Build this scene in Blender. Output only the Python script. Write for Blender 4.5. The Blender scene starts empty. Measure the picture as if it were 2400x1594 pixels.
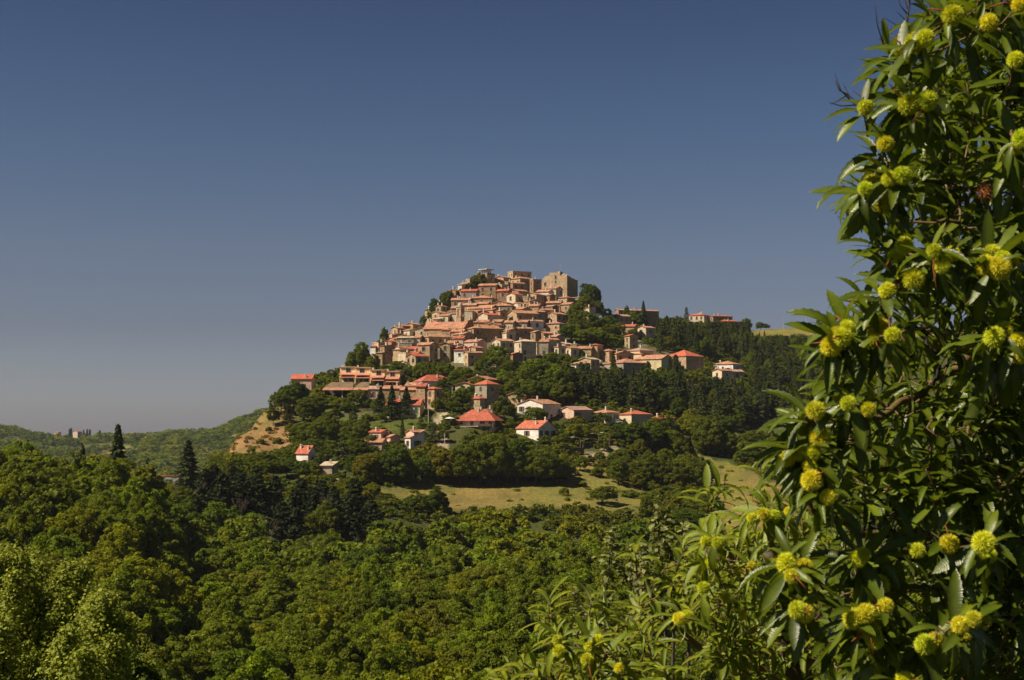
import bpy, math, random
import numpy as np
from math import sin, cos, tan, atan2, radians, pi, sqrt, hypot
rnd = random.Random(7)
rng = np.random.default_rng(7)
sc = bpy.context.scene
COL = sc.collection

# ------------------------------------------------------------------ camera, sky, sun, exposure
K = 0.0003                                   # 36 mm / 50 mm / 2400
HOR = 1000.0
PITCH = math.atan((HOR - 797) * K)
cd = bpy.data.cameras.new("Camera"); cam = bpy.data.objects.new("Camera", cd); COL.objects.link(cam)
cd.lens = 50; cd.sensor_width = 36; cd.clip_start = 0.1; cd.clip_end = 20000
cam.location = (0, 0, 0); cam.rotation_euler = (pi / 2 + PITCH, 0, 0)
cd.dof.use_dof = True; cd.dof.focus_distance = 500; cd.dof.aperture_fstop = 13.0
sc.camera = cam

SUN_EL = radians(47)
SUN_AZ = (-0.94, -0.34)                      # where the sun stands: left, a little behind the camera
_l = hypot(*SUN_AZ); sx, sy = SUN_AZ[0] / _l, SUN_AZ[1] / _l
w = bpy.data.worlds.new("World"); sc.world = w; w.use_nodes = True
nt = w.node_tree; bg = nt.nodes["Background"]
sky = nt.nodes.new("ShaderNodeTexSky"); sky.sky_type = 'NISHITA'; sky.sun_disc = False
sky.sun_elevation = SUN_EL; sky.sun_rotation = atan2(sx, sy)
sky.altitude = 500; sky.air_density = 1.0; sky.dust_density = 0.6; sky.ozone_density = 1.5
mulc = nt.nodes.new("ShaderNodeMix"); mulc.data_type = 'RGBA'; mulc.blend_type = 'MULTIPLY'; mulc.inputs[0].default_value = 1.0
geo = nt.nodes.new("ShaderNodeTexCoord"); sep = nt.nodes.new("ShaderNodeSeparateXYZ")
ramp = nt.nodes.new("ShaderNodeValToRGB")
nt.links.new(geo.outputs["Generated"], sep.inputs[0]); nt.links.new(sep.outputs[2], ramp.inputs[0])
SKY_TINT = [(0.0, (0.25, 0.255, 0.345)), (0.02, (0.25, 0.255, 0.34)), (0.068, (0.216, 0.203, 0.25)), (0.123, (0.235, 0.22, 0.252)), (0.205, (0.188, 0.207, 0.25)), (0.28, (0.152, 0.167, 0.215)), (0.40, (0.11, 0.12, 0.15)), (1.0, (0.10, 0.10, 0.13))]
cr = ramp.color_ramp
while len(cr.elements) < len(SKY_TINT): cr.elements.new(0.5)
for e, (p, c) in zip(cr.elements, SKY_TINT): e.position = p; e.color = (*c, 1)
nt.links.new(sky.outputs[0], mulc.inputs[6]); nt.links.new(ramp.outputs[0], mulc.inputs[7])
nt.links.new(mulc.outputs[2], bg.inputs[0]); bg.inputs[1].default_value = 0.126
sl = bpy.data.lights.new("Sun", 'SUN'); so = bpy.data.objects.new("Sun", sl); COL.objects.link(so)
sl.energy = 5.0; sl.angle = radians(0.5); sl.color = (1.0, 0.88, 0.69)
from mathutils import Vector, Matrix, Quaternion
so.rotation_euler = Vector((sx * cos(SUN_EL), sy * cos(SUN_EL), sin(SUN_EL))).to_track_quat('Z', 'Y').to_euler()
sc.view_settings.view_transform = 'Standard'; sc.view_settings.look = 'None'
sc.view_settings.exposure = 0.50; sc.view_settings.gamma = 1.0
sc.cycles.max_bounces = 4; sc.cycles.diffuse_bounces = 2; sc.cycles.glossy_bounces = 1
sc.cycles.transmission_bounces = 2; sc.cycles.transparent_max_bounces = 4; sc.cycles.volume_bounces = 0
sc.cycles.caustics_reflective = False; sc.cycles.caustics_refractive = False
sc.cycles.use_adaptive_sampling = True; sc.cycles.adaptive_threshold = 0.02
sc.cycles.use_denoising = True

# ------------------------------------------------------------------ pixel rays
def ray(u, v):
    x = (u - 1200) * K; y = (797 - v) * K
    return x, cos(PITCH) - y * sin(PITCH), sin(PITCH) + y * cos(PITCH)
def elev(u, v):
    x, y, z = ray(u, v); return z / hypot(x, y)
def azim(u, v=HOR):
    x, y, z = ray(u, v); return atan2(x, y)
def at(u, v, r):
    x, y, z = ray(u, v); h = hypot(x, y); return Vector((x / h * r, y / h * r, z / h * r))
def proj(p):
    yc = cos(PITCH) * p[2] - sin(PITCH) * p[1]; zc = cos(PITCH) * p[1] + sin(PITCH) * p[2]
    if zc < 0.1: return None
    return 1200 + p[0] / zc / K, 797 - yc / zc / K

# ------------------------------------------------------------------ terrain table: (range, pixel row) or (range, 'z', metres)
def Z(r, z): return (r, None, z)
NEAR = [Z(1, -1.7), Z(5, -3.8), Z(10, -6.0), Z(25, -11), Z(60, -21)]
TT = {
 -700: [Z(110,-31), Z(150,-33), Z(200,-27), Z(260,-17), Z(300,-12), Z(340,-12), Z(400,-25), Z(600,-60), Z(900,-80), Z(1500,-60), (2300,1004), Z(2700,-60), Z(6000,-120)],
 0:    [Z(110,-32), Z(150,-34), Z(200,-28), Z(260,-19), Z(300,-15), Z(340,-15), Z(400,-28), Z(600,-60), Z(900,-90), (1500,1115), (2300,1002), Z(2700,-60), Z(6000,-120)],
 140:  [Z(110,-32), Z(150,-34), Z(200,-29), Z(260,-20), Z(300,-15), Z(340,-15), Z(400,-28), Z(600,-60), Z(900,-90), (1500,1115), (2100,1038), Z(2700,-60), Z(6000,-120)],
 320:  [Z(110,-32), Z(150,-35), Z(200,-31), Z(260,-23), Z(300,-18), Z(340,-18), Z(400,-30), Z(600,-60), Z(900,-90), (1400,1125), (2100,1022), Z(2700,-60), Z(6000,-120)],
 420:  [Z(110,-33), Z(150,-36), Z(250,-35), Z(330,-31), (380,1190), (430,1150), Z(500,-40), Z(900,-90), (1300,1130), (2100,1012), Z(2700,-60), Z(6000,-120)],
 505:  [Z(110,-33), Z(150,-36), Z(250,-36), Z(330,-33), (380,1190), (430,1120), (480,1075), Z(530,-30), Z(900,-90), (1300,1130), (2100,1012), Z(2700,-60), Z(6000,-120)],
 550:  [Z(110,-33), Z(150,-36), Z(250,-36), Z(330,-33), (380,1190), (430,1110), (480,1060), (515,1015), Z(560,-25), Z(900,-90), (1300,1130), (2100,988), Z(2700,-60), Z(6000,-120)],
 600:  [Z(150,-36), Z(250,-37), Z(330,-34), (380,1200), (430,1125), (490,1045), (545,970), Z(600,-20), Z(900,-90), (1300,1100), (2100,970), Z(2700,-60), Z(6000,-120)],
 655:  [Z(150,-36), Z(250,-37), Z(330,-35), (380,1210), (430,1130), (490,1060), (545,938), Z(600,0), Z(900,-90), (2100,958), Z(2700,-60), Z(6000,-120)],
 700:  [Z(150,-37), Z(250,-38), Z(330,-36), (380,1215), (440,1115), (480,1060), (510,1005), (545,945), (572,905), (600,902), Z(660,-10), Z(900,-90), (2100,960), Z(2700,-60), Z(6000,-120)],
 780:  [Z(150,-37), Z(250,-38), Z(335,-37), (385,1210), (440,1115), (475,1060), (505,1000), (525,960), (550,918), (572,893), (600,884), Z(670,0), Z(900,-90), Z(2100,0), Z(6000,-120)],
 850:  [Z(150,-37), Z(250,-38), Z(340,-37), (388,1205), (430,1125), (470,1060), (500,1005), (522,962), (550,912), (575,882), (610,860), Z(680,5), Z(1000,-90), Z(6000,-120)],
 900:  [Z(150,-37), Z(250,-38), Z(340,-37), (390,1200), (430,1130), (470,1060), (500,1000), (525,955), (555,900), (580,872), (605,845), (630,828), Z(700,10), Z(1000,-90), Z(6000,-120)],
 950:  [Z(150,-37), Z(250,-38), Z(340,-38), (395,1195), (435,1130), (470,1060), (500,998), (527,945), (558,892), (585,862), (615,828), (650,792), Z(720,20), Z(1000,-90), Z(6000,-120)],
 1000: [Z(150,-37), Z(250,-38), Z(340,-38), (400,1192), (438,1130), (470,1060), (500,995), (530,935), (560,885), (590,855), (630,808), (675,752), Z(740,30), Z(1000,-80), Z(6000,-120)],
 1050: [Z(150,-37), Z(250,-38), Z(340,-38), (400,1192), (440,1130), (468,1070), (500,995), (530,935), (560,885), (595,850), (640,790), (690,718), Z(750,40), Z(1000,-80), Z(6000,-120)],
 1100: [Z(150,-37), Z(250,-38), Z(345,-38), (400,1192), (440,1130), (466,1080), (495,1005), (530,935), (560,885), (600,845), (645,775), (700,695), Z(760,50), Z(1000,-80), Z(6000,-120)],
 1200: [Z(150,-37), Z(250,-38), Z(345,-38), (402,1192), (442,1130), (468,1080), (498,1010), (530,942), (560,885), (602,847), (650,768), (712,677), (735,690), Z(790,50), Z(1100,-80), Z(6000,-120)],
 1300: [Z(150,-37), Z(250,-38), Z(345,-38), (402,1195), (442,1132), (468,1085), (492,1032), (512,988), (540,930), (565,885), (605,845), (650,785), (712,700), (740,702), Z(800,45), Z(1100,-80), Z(6000,-120)],
 1360: [Z(150,-37), Z(250,-38), Z(345,-38), (402,1195), (442,1140), (470,1085), (492,1045), (512,990), (545,930), (570,885), (605,850), (650,800), (715,722), (740,718), Z(800,45), Z(1100,-80), Z(6000,-120)],
 1450: [Z(150,-37), Z(250,-38), Z(345,-38), (402,1198), (442,1150), (475,1088), (500,1030), (520,990), (555,930), (580,890), (612,862), (655,815), (740,770), (800,762), Z(900,30), Z(1200,-60), Z(6000,-120)],
 1530: [Z(150,-37), Z(250,-38), Z(345,-38), (400,1205), (442,1160), (478,1100), (505,1045), (525,1000), (560,945), (590,895), (620,862), (660,825), (760,785), (840,768), Z(900,50), Z(1200,-60), Z(6000,-120)],
 1620: [Z(150,-37), Z(250,-38), Z(345,-38), (395,1218), (440,1172), (480,1115), (515,1050), (550,992), (590,930), (625,880), (680,838), (780,790), (860,768), Z(930,50), Z(1300,-60), Z(6000,-120)],
 1750: [Z(150,-37), Z(250,-38), Z(345,-38), (390,1228), (430,1180), (470,1125), (510,1075), (560,1020), (620,955), (700,885), (780,820), (870,772), Z(940,52), Z(1300,-60), Z(6000,-120)],
 1900: [Z(150,-37), Z(250,-38), Z(345,-38), (390,1230), (430,1185), (470,1130), (510,1090), (560,1040), (620,975), (700,895), (780,820), (880,766), Z(960,55), Z(1300,-60), Z(6000,-120)],
 2400: [Z(150,-37), Z(250,-38), Z(345,-38), (390,1235), (430,1190), (470,1140), (510,1100), (560,1050), (620,985), (700,905), (780,825), (880,768), Z(960,55), Z(1300,-60), Z(6000,-120)],
 3200: [Z(150,-37), Z(250,-38), Z(345,-38), (390,1235), (430,1190), (470,1140), (510,1100), (560,1050), (620,985), (700,905), (780,825), (880,768), Z(960,55), Z(1300,-60), Z(6000,-120)],
}
RG = np.concatenate([np.array([0.0, 1, 2, 3.5, 5, 7, 10, 14, 19, 25, 32, 40, 50]), np.arange(60, 400, 10.), np.arange(400, 900, 5.), np.geomspace(900, 6000, 45)])
uk = sorted(TT)
ZK = []
for u in uk:
    pts = [Z(0, -1.6)] + NEAR + TT[u]
    rr = [p[0] for p in pts]; zz = [p[2] if p[1] is None else elev(u, p[1]) * p[0] for p in pts]
    ZK.append(np.interp(RG, rr, zz))
ZK = np.array(ZK)
AK = np.array([azim(u) for u in uk])
AG = np.unique(np.concatenate([np.linspace(-pi, azim(-700), 40), np.linspace(azim(-700), azim(-100), 14), np.linspace(azim(-100), azim(2500), 300), np.linspace(azim(2500), azim(3200), 14), np.linspace(azim(3200), pi, 40)]))
ZG = np.array([np.interp(AG, AK, ZK[:, j]) for j in range(len(RG))]).T
def smooth(a, ax, n):
    for _ in range(n):
        b = np.roll(a, 1, ax); c = np.roll(a, -1, ax)
        if ax == 1: b[:, 0] = a[:, 0]; c[:, -1] = a[:, -1]
        a = (a * 2 + b + c) / 4
    return a
ZG = smooth(ZG, 1, 2); ZG = smooth(ZG, 0, 5)
def vnoise(x, y, seed=0):
    xi = np.floor(x).astype(np.int64); yi = np.floor(y).astype(np.int64); xf = x - xi; yf = y - yi
    def h(a, b):
        n = (a * 374761393 + b * 668265263 + seed * 974711) & 0x7fffffff
        n = ((n ^ (n >> 13)) * 1274126177) & 0x7fffffff
        return ((n ^ (n >> 16)) & 0xffff) / 65535.0
    xf = xf * xf * (3 - 2 * xf); yf = yf * yf * (3 - 2 * yf)
    return (h(xi, yi) * (1 - xf) + h(xi + 1, yi) * xf) * (1 - yf) + (h(xi, yi + 1) * (1 - xf) + h(xi + 1, yi + 1) * xf) * yf
AA, RR = np.meshgrid(AG, RG, indexing='ij')
XX, YY = RR * np.sin(AA), RR * np.cos(AA)
amp = np.clip((RR - 60) / 200, 0, 1)
ZG = ZG + amp * (1.0 * (vnoise(XX / 14, YY / 14, 1) - .5) + 0.6 * (vnoise(XX / 5, YY / 5, 2) - .5)) + np.clip((RR - 1100) / 600, 0, 1) * 26 * (vnoise(XX / 160, YY / 160, 3) - .5) * (AA < azim(660))
ZG[-1] = ZG[0]
def height(x, y):
    a = atan2(x, y); r = hypot(x, y)
    i = min(max(int(np.searchsorted(AG, a)) - 1, 0), len(AG) - 2); j = min(max(int(np.searchsorted(RG, r)) - 1, 0), len(RG) - 2)
    fa = (a - AG[i]) / (AG[i + 1] - AG[i]); fr = min(1, (r - RG[j]) / (RG[j + 1] - RG[j]))
    return (ZG[i, j] * (1 - fa) + ZG[i + 1, j] * fa) * (1 - fr) + (ZG[i, j + 1] * (1 - fa) + ZG[i + 1, j + 1] * fa) * fr
def hit(u, v, rmin=110, rmax=1000):
    """First ground point seen in this pixel; on the crest where the pixel looks over it."""
    x, y, z = ray(u, v); h = hypot(x, y); x /= h; y /= h; s = z / h
    best = (-9, rmin); r = rmin; pr, pg = rmin, None
    while r < rmax:
        e = height(x * r, y * r) / r
        if e > best[0]: best = (e, r)
        if e >= s and r > rmin:
            if pg is not None and e != pg: r = pr + (r - pr) * (s - pg) / (e - pg)
            return Vector((x * r, y * r, height(x * r, y * r)))
        pr, pg = r, e; r += 3 if r < 900 else 15
    r = best[1]; return Vector((x * r, y * r, height(x * r, y * r)))

# ------------------------------------------------------------------ mesh helpers
def mesh_obj(name, verts, faces, mats, parent=None, midx=None, smooth_=False, attr=None, uv=None):
    me = bpy.data.meshes.new(name)
    v = np.asarray(verts, np.float32); n = len(v)
    if isinstance(faces, np.ndarray):
        k = faces.shape[1]; nf = len(faces)
        me.vertices.add(n); me.vertices.foreach_set('co', v.ravel())
        me.loops.add(nf * k); me.loops.foreach_set('vertex_index', faces.astype(np.int32).ravel())
        me.polygons.add(nf); me.polygons.foreach_set('loop_start', np.arange(0, nf * k, k, dtype=np.int32)); me.polygons.foreach_set('loop_total', np.full(nf, k, np.int32))
        me.update(calc_edges=True)
    else:
        me.from_pydata([tuple(x) for x in v], [], faces)
    if not isinstance(mats, (list, tuple)): mats = [mats]
    for m in mats: me.materials.append(m)
    if midx is not None: me.polygons.foreach_set('material_index', np.asarray(midx, np.int32))
    if smooth_: me.polygons.foreach_set('use_smooth', np.ones(len(me.polygons), bool))
    if attr is not None:
        a = me.attributes.new('tone', 'FLOAT', 'FACE'); a.data.foreach_set('value', np.asarray(attr, np.float32))
    if uv is not None:
        l = me.uv_layers.new(name='UVMap'); l.data.foreach_set('uv', np.asarray(uv, np.float32).ravel())
    o = bpy.data.objects.new(name, me); COL.objects.link(o)
    if parent is not None: o.parent = parent
    return o
def empty(name, loc, rz=0):
    o = bpy.data.objects.new(name, None); COL.objects.link(o); o.location = loc; o.rotation_euler = (0, 0, rz); o.empty_display_size = .5
    return o
def tag(o, label=None, cat=None, group=None, kind=None):
    if label: o['label'] = label
    if cat: o['category'] = cat
    if group: o['group'] = group
    if kind: o['kind'] = kind
    return o
class MB:
    def __init__(s): s.v = []; s.f = []; s.m = []
    def add(s, vs, fs, m=0):
        b = len(s.v); s.v += [tuple(p) for p in vs]; s.f += [tuple(i + b for i in f) for f in fs]; s.m += [m] * len(fs); return s
    def box(s, x0, x1, y0, y1, z0, z1, m=0):
        return s.add([(x0,y0,z0),(x1,y0,z0),(x1,y1,z0),(x0,y1,z0),(x0,y0,z1),(x1,y0,z1),(x1,y1,z1),(x0,y1,z1)],
                     [(0,3,2,1),(4,5,6,7),(0,1,5,4),(1,2,6,5),(2,3,7,6),(3,0,4,7)], m)
    def slab(s, quad, t, m=0):
        q = [Vector(p) for p in quad]; n = len(q)
        lo = [p - Vector((0, 0, t)) for p in q]
        return s.add(q + lo, [tuple(range(n)), tuple(range(2 * n - 1, n - 1, -1))] + [(i, i + n, (i + 1) % n + n, (i + 1) % n) for i in range(n)], m)
    def tube(s, pts, rad, n=6, m=0):
        pts = [Vector(p) for p in pts]; b = len(s.v); N = len(pts)
        if not hasattr(rad, '__len__'): rad = [rad] * N
        for i, p in enumerate(pts):
            d = (pts[min(i + 1, N - 1)] - pts[max(i - 1, 0)]).normalized()
            a = d.orthogonal().normalized(); c = d.cross(a)
            for k in range(n):
                t = 2 * pi * k / n; s.v.append(tuple(p + (a * cos(t) + c * sin(t)) * rad[i]))
        for i in range(N - 1):
            for k in range(n): s.f.append((b + i * n + k, b + i * n + (k + 1) % n, b + (i + 1) * n + (k + 1) % n, b + (i + 1) * n + k)); s.m.append(m)
        s.f.append(tuple(b + (N - 1) * n + k for k in range(n))); s.m.append(m)
        s.f.append(tuple(b + n - 1 - k for k in range(n))); s.m.append(m)
        return s
    def build(s, name, mats, parent=None, sm=False):
        return mesh_obj(name, s.v, s.f, mats, parent, s.m, sm)

# ------------------------------------------------------------------ materials
def mat(name):
    m = bpy.data.materials.new(name); m.use_nodes = True
    return m, m.node_tree.nodes, m.node_tree.links, m.node_tree.nodes['Principled BSDF']
def rampn(N, stops, interp='LINEAR'):
    r = N.new('ShaderNodeValToRGB'); e = r.color_ramp
    while len(e.elements) < len(stops): e.elements.new(.5)
    for x, (p, c) in zip(e.elements, stops): x.position = p; x.color = (*c, 1) if len(c) == 3 else c
    e.interpolation = interp
    return r
def mix(N, L, a, b, fac=1.0, mode='MULTIPLY'):
    x = N.new('ShaderNodeMix'); x.data_type = 'RGBA'; x.blend_type = mode
    for i, s in ((0, fac), (6, a), (7, b)):
        if isinstance(s, (int, float)): x.inputs[i].default_value = s
        elif isinstance(s, tuple): x.inputs[i].default_value = (*s, 1)
        else: L.new(s, x.inputs[i])
    return x.outputs[2]
def noise(N, L, scale, detail=4, vec=None, rough=.55):
    n = N.new('ShaderNodeTexNoise'); n.inputs['Scale'].default_value = scale; n.inputs['Detail'].default_value = detail; n.inputs['Roughness'].default_value = rough
    if vec is not None: L.new(vec, n.inputs['Vector'])
    return n.outputs['Fac']
def coords(N, L, which='Object', scale=None):
    c = N.new('ShaderNodeTexCoord').outputs[which]
    if scale:
        m = N.new('ShaderNodeMapping'); m.inputs['Scale'].default_value = scale; L.new(c, m.inputs['Vector']); c = m.outputs[0]
    return c
def offs(N, L, c):
    """shift the pattern by the object's place so that no two walls repeat"""
    oi = N.new('ShaderNodeObjectInfo'); a = N.new('ShaderNodeVectorMath'); a.operation = 'ADD'
    L.new(c, a.inputs[0]); L.new(oi.outputs['Location'], a.inputs[1]); return a.outputs[0]

def wall_material():
    m, N, L, P = mat('wall_render_and_stone')
    oc = N.new('ShaderNodeObjectInfo').outputs['Color']
    c = offs(N, L, coords(N, L))
    vo = N.new('ShaderNodeTexVoronoi'); vo.inputs['Scale'].default_value = 1.6; L.new(c, vo.inputs['Vector'])
    stones = rampn(N, [(0, (.62, .58, .52)), (.5, (1, 1, 1)), (1, (1.3, 1.22, 1.1))]); L.new(vo.outputs['Color'], stones.inputs[0])
    big = rampn(N, [(.3, (.66, .62, .58)), (.5, (1, 1, 1)), (.7, (1.18, 1.12, 1.02))]); L.new(noise(N, L, .35, 5, c), big.inputs[0])
    fine = rampn(N, [(.3, (.75, .74, .72)), (.7, (1.18, 1.18, 1.18))]); L.new(noise(N, L, 2.8, 6, c), fine.inputs[0])
    al = N.new('ShaderNodeObjectInfo').outputs['Alpha']
    st = mix(N, L, (1, 1, 1), stones.outputs[0], al, 'MIX')
    x = mix(N, L, oc, st); x = mix(N, L, x, mix(N, L, (1, 1, 1), big.outputs[0], .75, 'MIX')); x = mix(N, L, x, fine.outputs[0], .8)
    L.new(x, P.inputs['Base Color']); P.inputs['Roughness'].default_value = .92; P.inputs['Specular IOR Level'].default_value = .15
    b = N.new('ShaderNodeBump'); b.inputs['Strength'].default_value = .6; b.inputs['Distance'].default_value = .12
    L.new(vo.outputs['Distance'], b.inputs['Height']); L.new(b.outputs[0], P.inputs['Normal'])
    return m
def roof_material():
    m, N, L, P = mat('roof_tile')
    oc = N.new('ShaderNodeObjectInfo').outputs['Color']; c = offs(N, L, coords(N, L))
    vo = N.new('ShaderNodeTexVoronoi'); vo.inputs['Scale'].default_value = 2.2; L.new(c, vo.inputs['Vector'])
    t = rampn(N, [(0, (.42, .38, .38)), (.4, (.92, .92, .92)), (.7, (1.2, 1.25, 1.3)), (1, (1.6, 2.1, 2.5))]); L.new(vo.outputs['Color'], t.inputs[0])
    big = rampn(N, [(.3, (.48, .52, .55)), (.5, (1, 1, 1)), (.72, (1.15, 1.3, 1.4))]); L.new(noise(N, L, .45, 6, c, .7), big.inputs[0])
    al = N.new('ShaderNodeObjectInfo').outputs['Alpha']
    x = mix(N, L, oc, t.outputs[0], al); x = mix(N, L, x, big.outputs[0], al)
    L.new(x, P.inputs['Base Color']); P.inputs['Roughness'].default_value = .85; P.inputs['Specular IOR Level'].default_value = .2
    wv = N.new('ShaderNodeTexWave'); wv.inputs['Scale'].default_value = 1.3; wv.bands_direction = 'DIAGONAL'; L.new(c, wv.inputs['Vector'])
    b = N.new('ShaderNodeBump'); b.inputs['Strength'].default_value = .5; b.inputs['Distance'].default_value = .1
    L.new(vo.outputs['Distance'], b.inputs['Height']); L.new(b.outputs[0], P.inputs['Normal'])
    return m
def plain(name, col, rough=.7, spec=.3, var=.25, scale=3.0, metal=0):
    m, N, L, P = mat(name)
    r = rampn(N, [(.3, tuple(x * (1 - var) for x in col)), (.7, tuple(min(1, x * (1 + var)) for x in col))])
    L.new(noise(N, L, scale, 5, coords(N, L)), r.inputs[0]); L.new(r.outputs[0], P.inputs['Base Color'])
    P.inputs['Roughness'].default_value = rough; P.inputs['Specular IOR Level'].default_value = spec; P.inputs['Metallic'].default_value = metal
    return m
def leaf_material(name, base, trans=.3, rough=.55, spec=.25, use_obj=True, vein=False, back=None, var=(.55, 1.5), tcol=None):
    m, N, L, P = mat(name)
    at_ = N.new('ShaderNodeAttribute'); at_.attribute_name = 'tone'
    r = rampn(N, [(0, (var[0], var[0], var[0])), (.5, (1, 1, 1)), (1, (var[1] * 1.08, var[1], var[1] * .8))]); L.new(at_.outputs['Fac'], r.inputs[0])
    x = mix(N, L, base, r.outputs[0])
    if use_obj: x = mix(N, L, x, N.new('ShaderNodeObjectInfo').outputs['Color'])
    if back:
        g = N.new('ShaderNodeNewGeometry'); x = mix(N, L, x, back, g.outputs['Backfacing'], 'MIX')
    if vein:
        uvn = N.new('ShaderNodeTexCoord').outputs['UV']
        sp = N.new('ShaderNodeSeparateXYZ'); L.new(uvn, sp.inputs[0])
        ab = N.new('ShaderNodeMath'); ab.operation = 'ABSOLUTE'; L.new(sp.outputs[0], ab.inputs[0])
        su = N.new('ShaderNodeMath'); su.operation = 'MULTIPLY_ADD'; L.new(ab.outputs[0], su.inputs[0]); su.inputs[1].default_value = -.22; L.new(sp.outputs[1], su.inputs[2])
        mu = N.new('ShaderNodeMath'); mu.operation = 'MULTIPLY'; L.new(su.outputs[0], mu.inputs[0]); mu.inputs[1].default_value = 150
        si = N.new('ShaderNodeMath'); si.operation = 'SINE'; L.new(mu.outputs[0], si.inputs[0])
        b = N.new('ShaderNodeBump'); b.inputs['Strength'].default_value = .22; b.inputs['Distance'].default_value = .001; L.new(si.outputs[0], b.inputs['Height'])
        L.new(b.outputs[0], P.inputs['Normal'])
        mr = rampn(N, [(0, (1.7, 1.6, 1.5)), (.07, (1.5, 1.45, 1.3)), (.12, (1, 1, 1))]); L.new(ab.outputs[0], mr.inputs[0])
        x = mix(N, L, x, mr.outputs[0])
        nn = rampn(N, [(.35, (.8, .85, .8)), (.65, (1.15, 1.1, 1.1))]); L.new(noise(N, L, 25, 3, coords(N, L)), nn.inputs[0]); x = mix(N, L, x, nn.outputs[0])
    L.new(x, P.inputs['Base Color']); P.inputs['Roughness'].default_value = rough; P.inputs['Specular IOR Level'].default_value = spec
    T = N.new('ShaderNodeBsdfTranslucent'); L.new(mix(N, L, x, tcol or (1.5, 1.35, .6)), T.inputs['Color'])
    M = N.new('ShaderNodeMixShader'); M.inputs[0].default_value = trans
    L.new(P.outputs[0], M.inputs[1]); L.new(T.outputs[0], M.inputs[2]); L.new(M.outputs[0], N['Material Output'].inputs[0])
    return m
M_WALL = wall_material(); M_ROOF = roof_material()
M_GLASS = plain('window_glass', (.02, .022, .025), .25, .5, .2)  # flush pane; its dark colour also stands in for the shade of a recess
M_SURR = plain('pale_surround', (.42, .36, .27), .9, .2)
M_SHG = plain('green_shutter', (.02, .12, .07), .6); M_SHB = plain('brown_shutter', (.10, .045, .03), .6)
M_CHIM = plain('chimney_plaster', (.55, .47, .38), .9, .1)
M_BARK = plain('bark', (.075, .058, .045), .95, .1, .5, 2.0)
M_CONC = plain('concrete', (.48, .44, .38), .9, .2, .2, .6)
M_TWIG = plain('twig_bark', (.10, .075, .06), .8, .3, .4, 30)
M_TWIGR = plain('shoot_bark', (.14, .09, .035), .6, .4, .3, 30)
M_DEAD = plain('dead_twig_bark', (.05, .04, .04), .9, .1, .3, 30)
M_CATK = plain('dried_catkin', (.22, .06, .02), .8, .2, .4, 60)
M_METAL = plain('painted_metal', (.30, .18, .10), .5, .5, .2)
M_GREY = plain('grey_metal', (.35, .35, .34), .5, .5, .15)
M_WHITE = plain('white_paint', (.78, .76, .72), .4, .5, .06)
M_TYRE = plain('tyre_rubber', (.02, .02, .02), .8)
M_CARGL = plain('car_glass', (.02, .025, .03), .1, .8, .1)
M_TEAL = plain('teal_awning', (.03, .22, .20), .7)
M_LEAF = leaf_material('tree_leaf', (.142, .172, .0080), .40, .6, .15, tcol=(1.35, 1.45, .5))
M_NEED = leaf_material('conifer_needle', (.075, .098, .016), .20, .7, .15)

# ------------------------------------------------------------------ ground
POLY = {  # cover painted by place: colour, polygons in (column, row) of the view
 'straw': [[(870,1150),(1000,1122),(1250,1132),(1330,1120),(1420,1110),(1560,1180),(1520,1215),(1300,1190),(1180,1200),(1000,1185),(900,1180)],
           [(1610,1060),(1700,1080),(1840,1140),(1900,1260),(1700,1240),(1660,1160),(1640,1100)],
           [(450,1090),(500,1005),(620,890),(690,950),(690,1030),(660,1070),(600,1065),(540,1080)],
           [(1730,790),(1900,786),(2500,788),(2500,740),(1730,740)], [(1340,1060),(1420,1060),(1440,1120),(1340,1120)]],
 'grass': [[(660,950),(760,925),(900,945),(1000,975),(990,1025),(880,1010),(700,985)], [(1180,1000),(1240,1000),(1240,1030),(1160,1010)], [(1690,980),(1900,990),(1900,1050),(1700,1020)],
           [(1340,1030),(1400,1030),(1400,1040),(1340,1040)], [(1140,990),(1200,985),(1190,1010),(1130,1010)]],
 'pale': [[(1008,985),(1030,960),(1046,962),(1044,1000),(1052,1050),(1030,1060),(1020,1000)], [(745,1115),(800,1108),(800,1125),(745,1128)], [(1365,1066),(1440,1046),(1470,1047),(1400,1070)], [(1490,795),(1525,800),(1515,812),(1485,815)],
          [(1395,842),(1412,842),(1412,862),(1395,862)]],
 'town': [[(880,880),(900,800),(1000,720),(1100,660),(1300,660),(1340,760),(1330,830),(1260,860),(1130,870)], [(1400,870),(1410,815),(1580,815),(1600,860),(1500,880)]],
}
PC = {'straw': (.215, .160, .050), 'grass': (.085, .098, .022), 'pale': (.36, .29, .21), 'town': (.14, .11, .07), 'base': (.060, .066, .020), 'sand': (.250, .155, .066)}
U_ = np.full(XX.shape, 1e9); V_ = np.full(XX.shape, 1e9)
zc = np.cos(PITCH) * YY + np.sin(PITCH) * ZG; ok = zc > 1
U_[ok] = 1200 + XX[ok] / zc[ok] / K; V_[ok] = 797 - (np.cos(PITCH) * ZG[ok] - np.sin(PITCH) * YY[ok]) / zc[ok] / K
def inpoly(U, V, poly):
    r = np.zeros(U.shape, bool); n = len(poly); j = n - 1
    for i in range(n):
        x0, y0 = poly[i]; x1, y1 = poly[j]
        c = ((y0 > V) != (y1 > V)) & (U < (x1 - x0) * (V - y0) / ((y1 - y0) or 1e-9) + x0); r ^= c; j = i
    return r
CG = np.zeros(XX.shape + (4,), np.float32); CG[..., :3] = PC['base']; CG[..., 3] = 1
vis = (RR > 370) & (RR < 975)
wU = U_ + 14 * (vnoise(XX / 6, YY / 6, 5) - .5); wV = V_ + 10 * (vnoise(XX / 6, YY / 6, 6) - .5)
for kx in ('town', 'grass', 'straw', 'pale'):
    for pl in POLY[kx]:
        mk = inpoly(wU, wV, pl) & vis; CG[mk, :3] = PC[kx]
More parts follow.
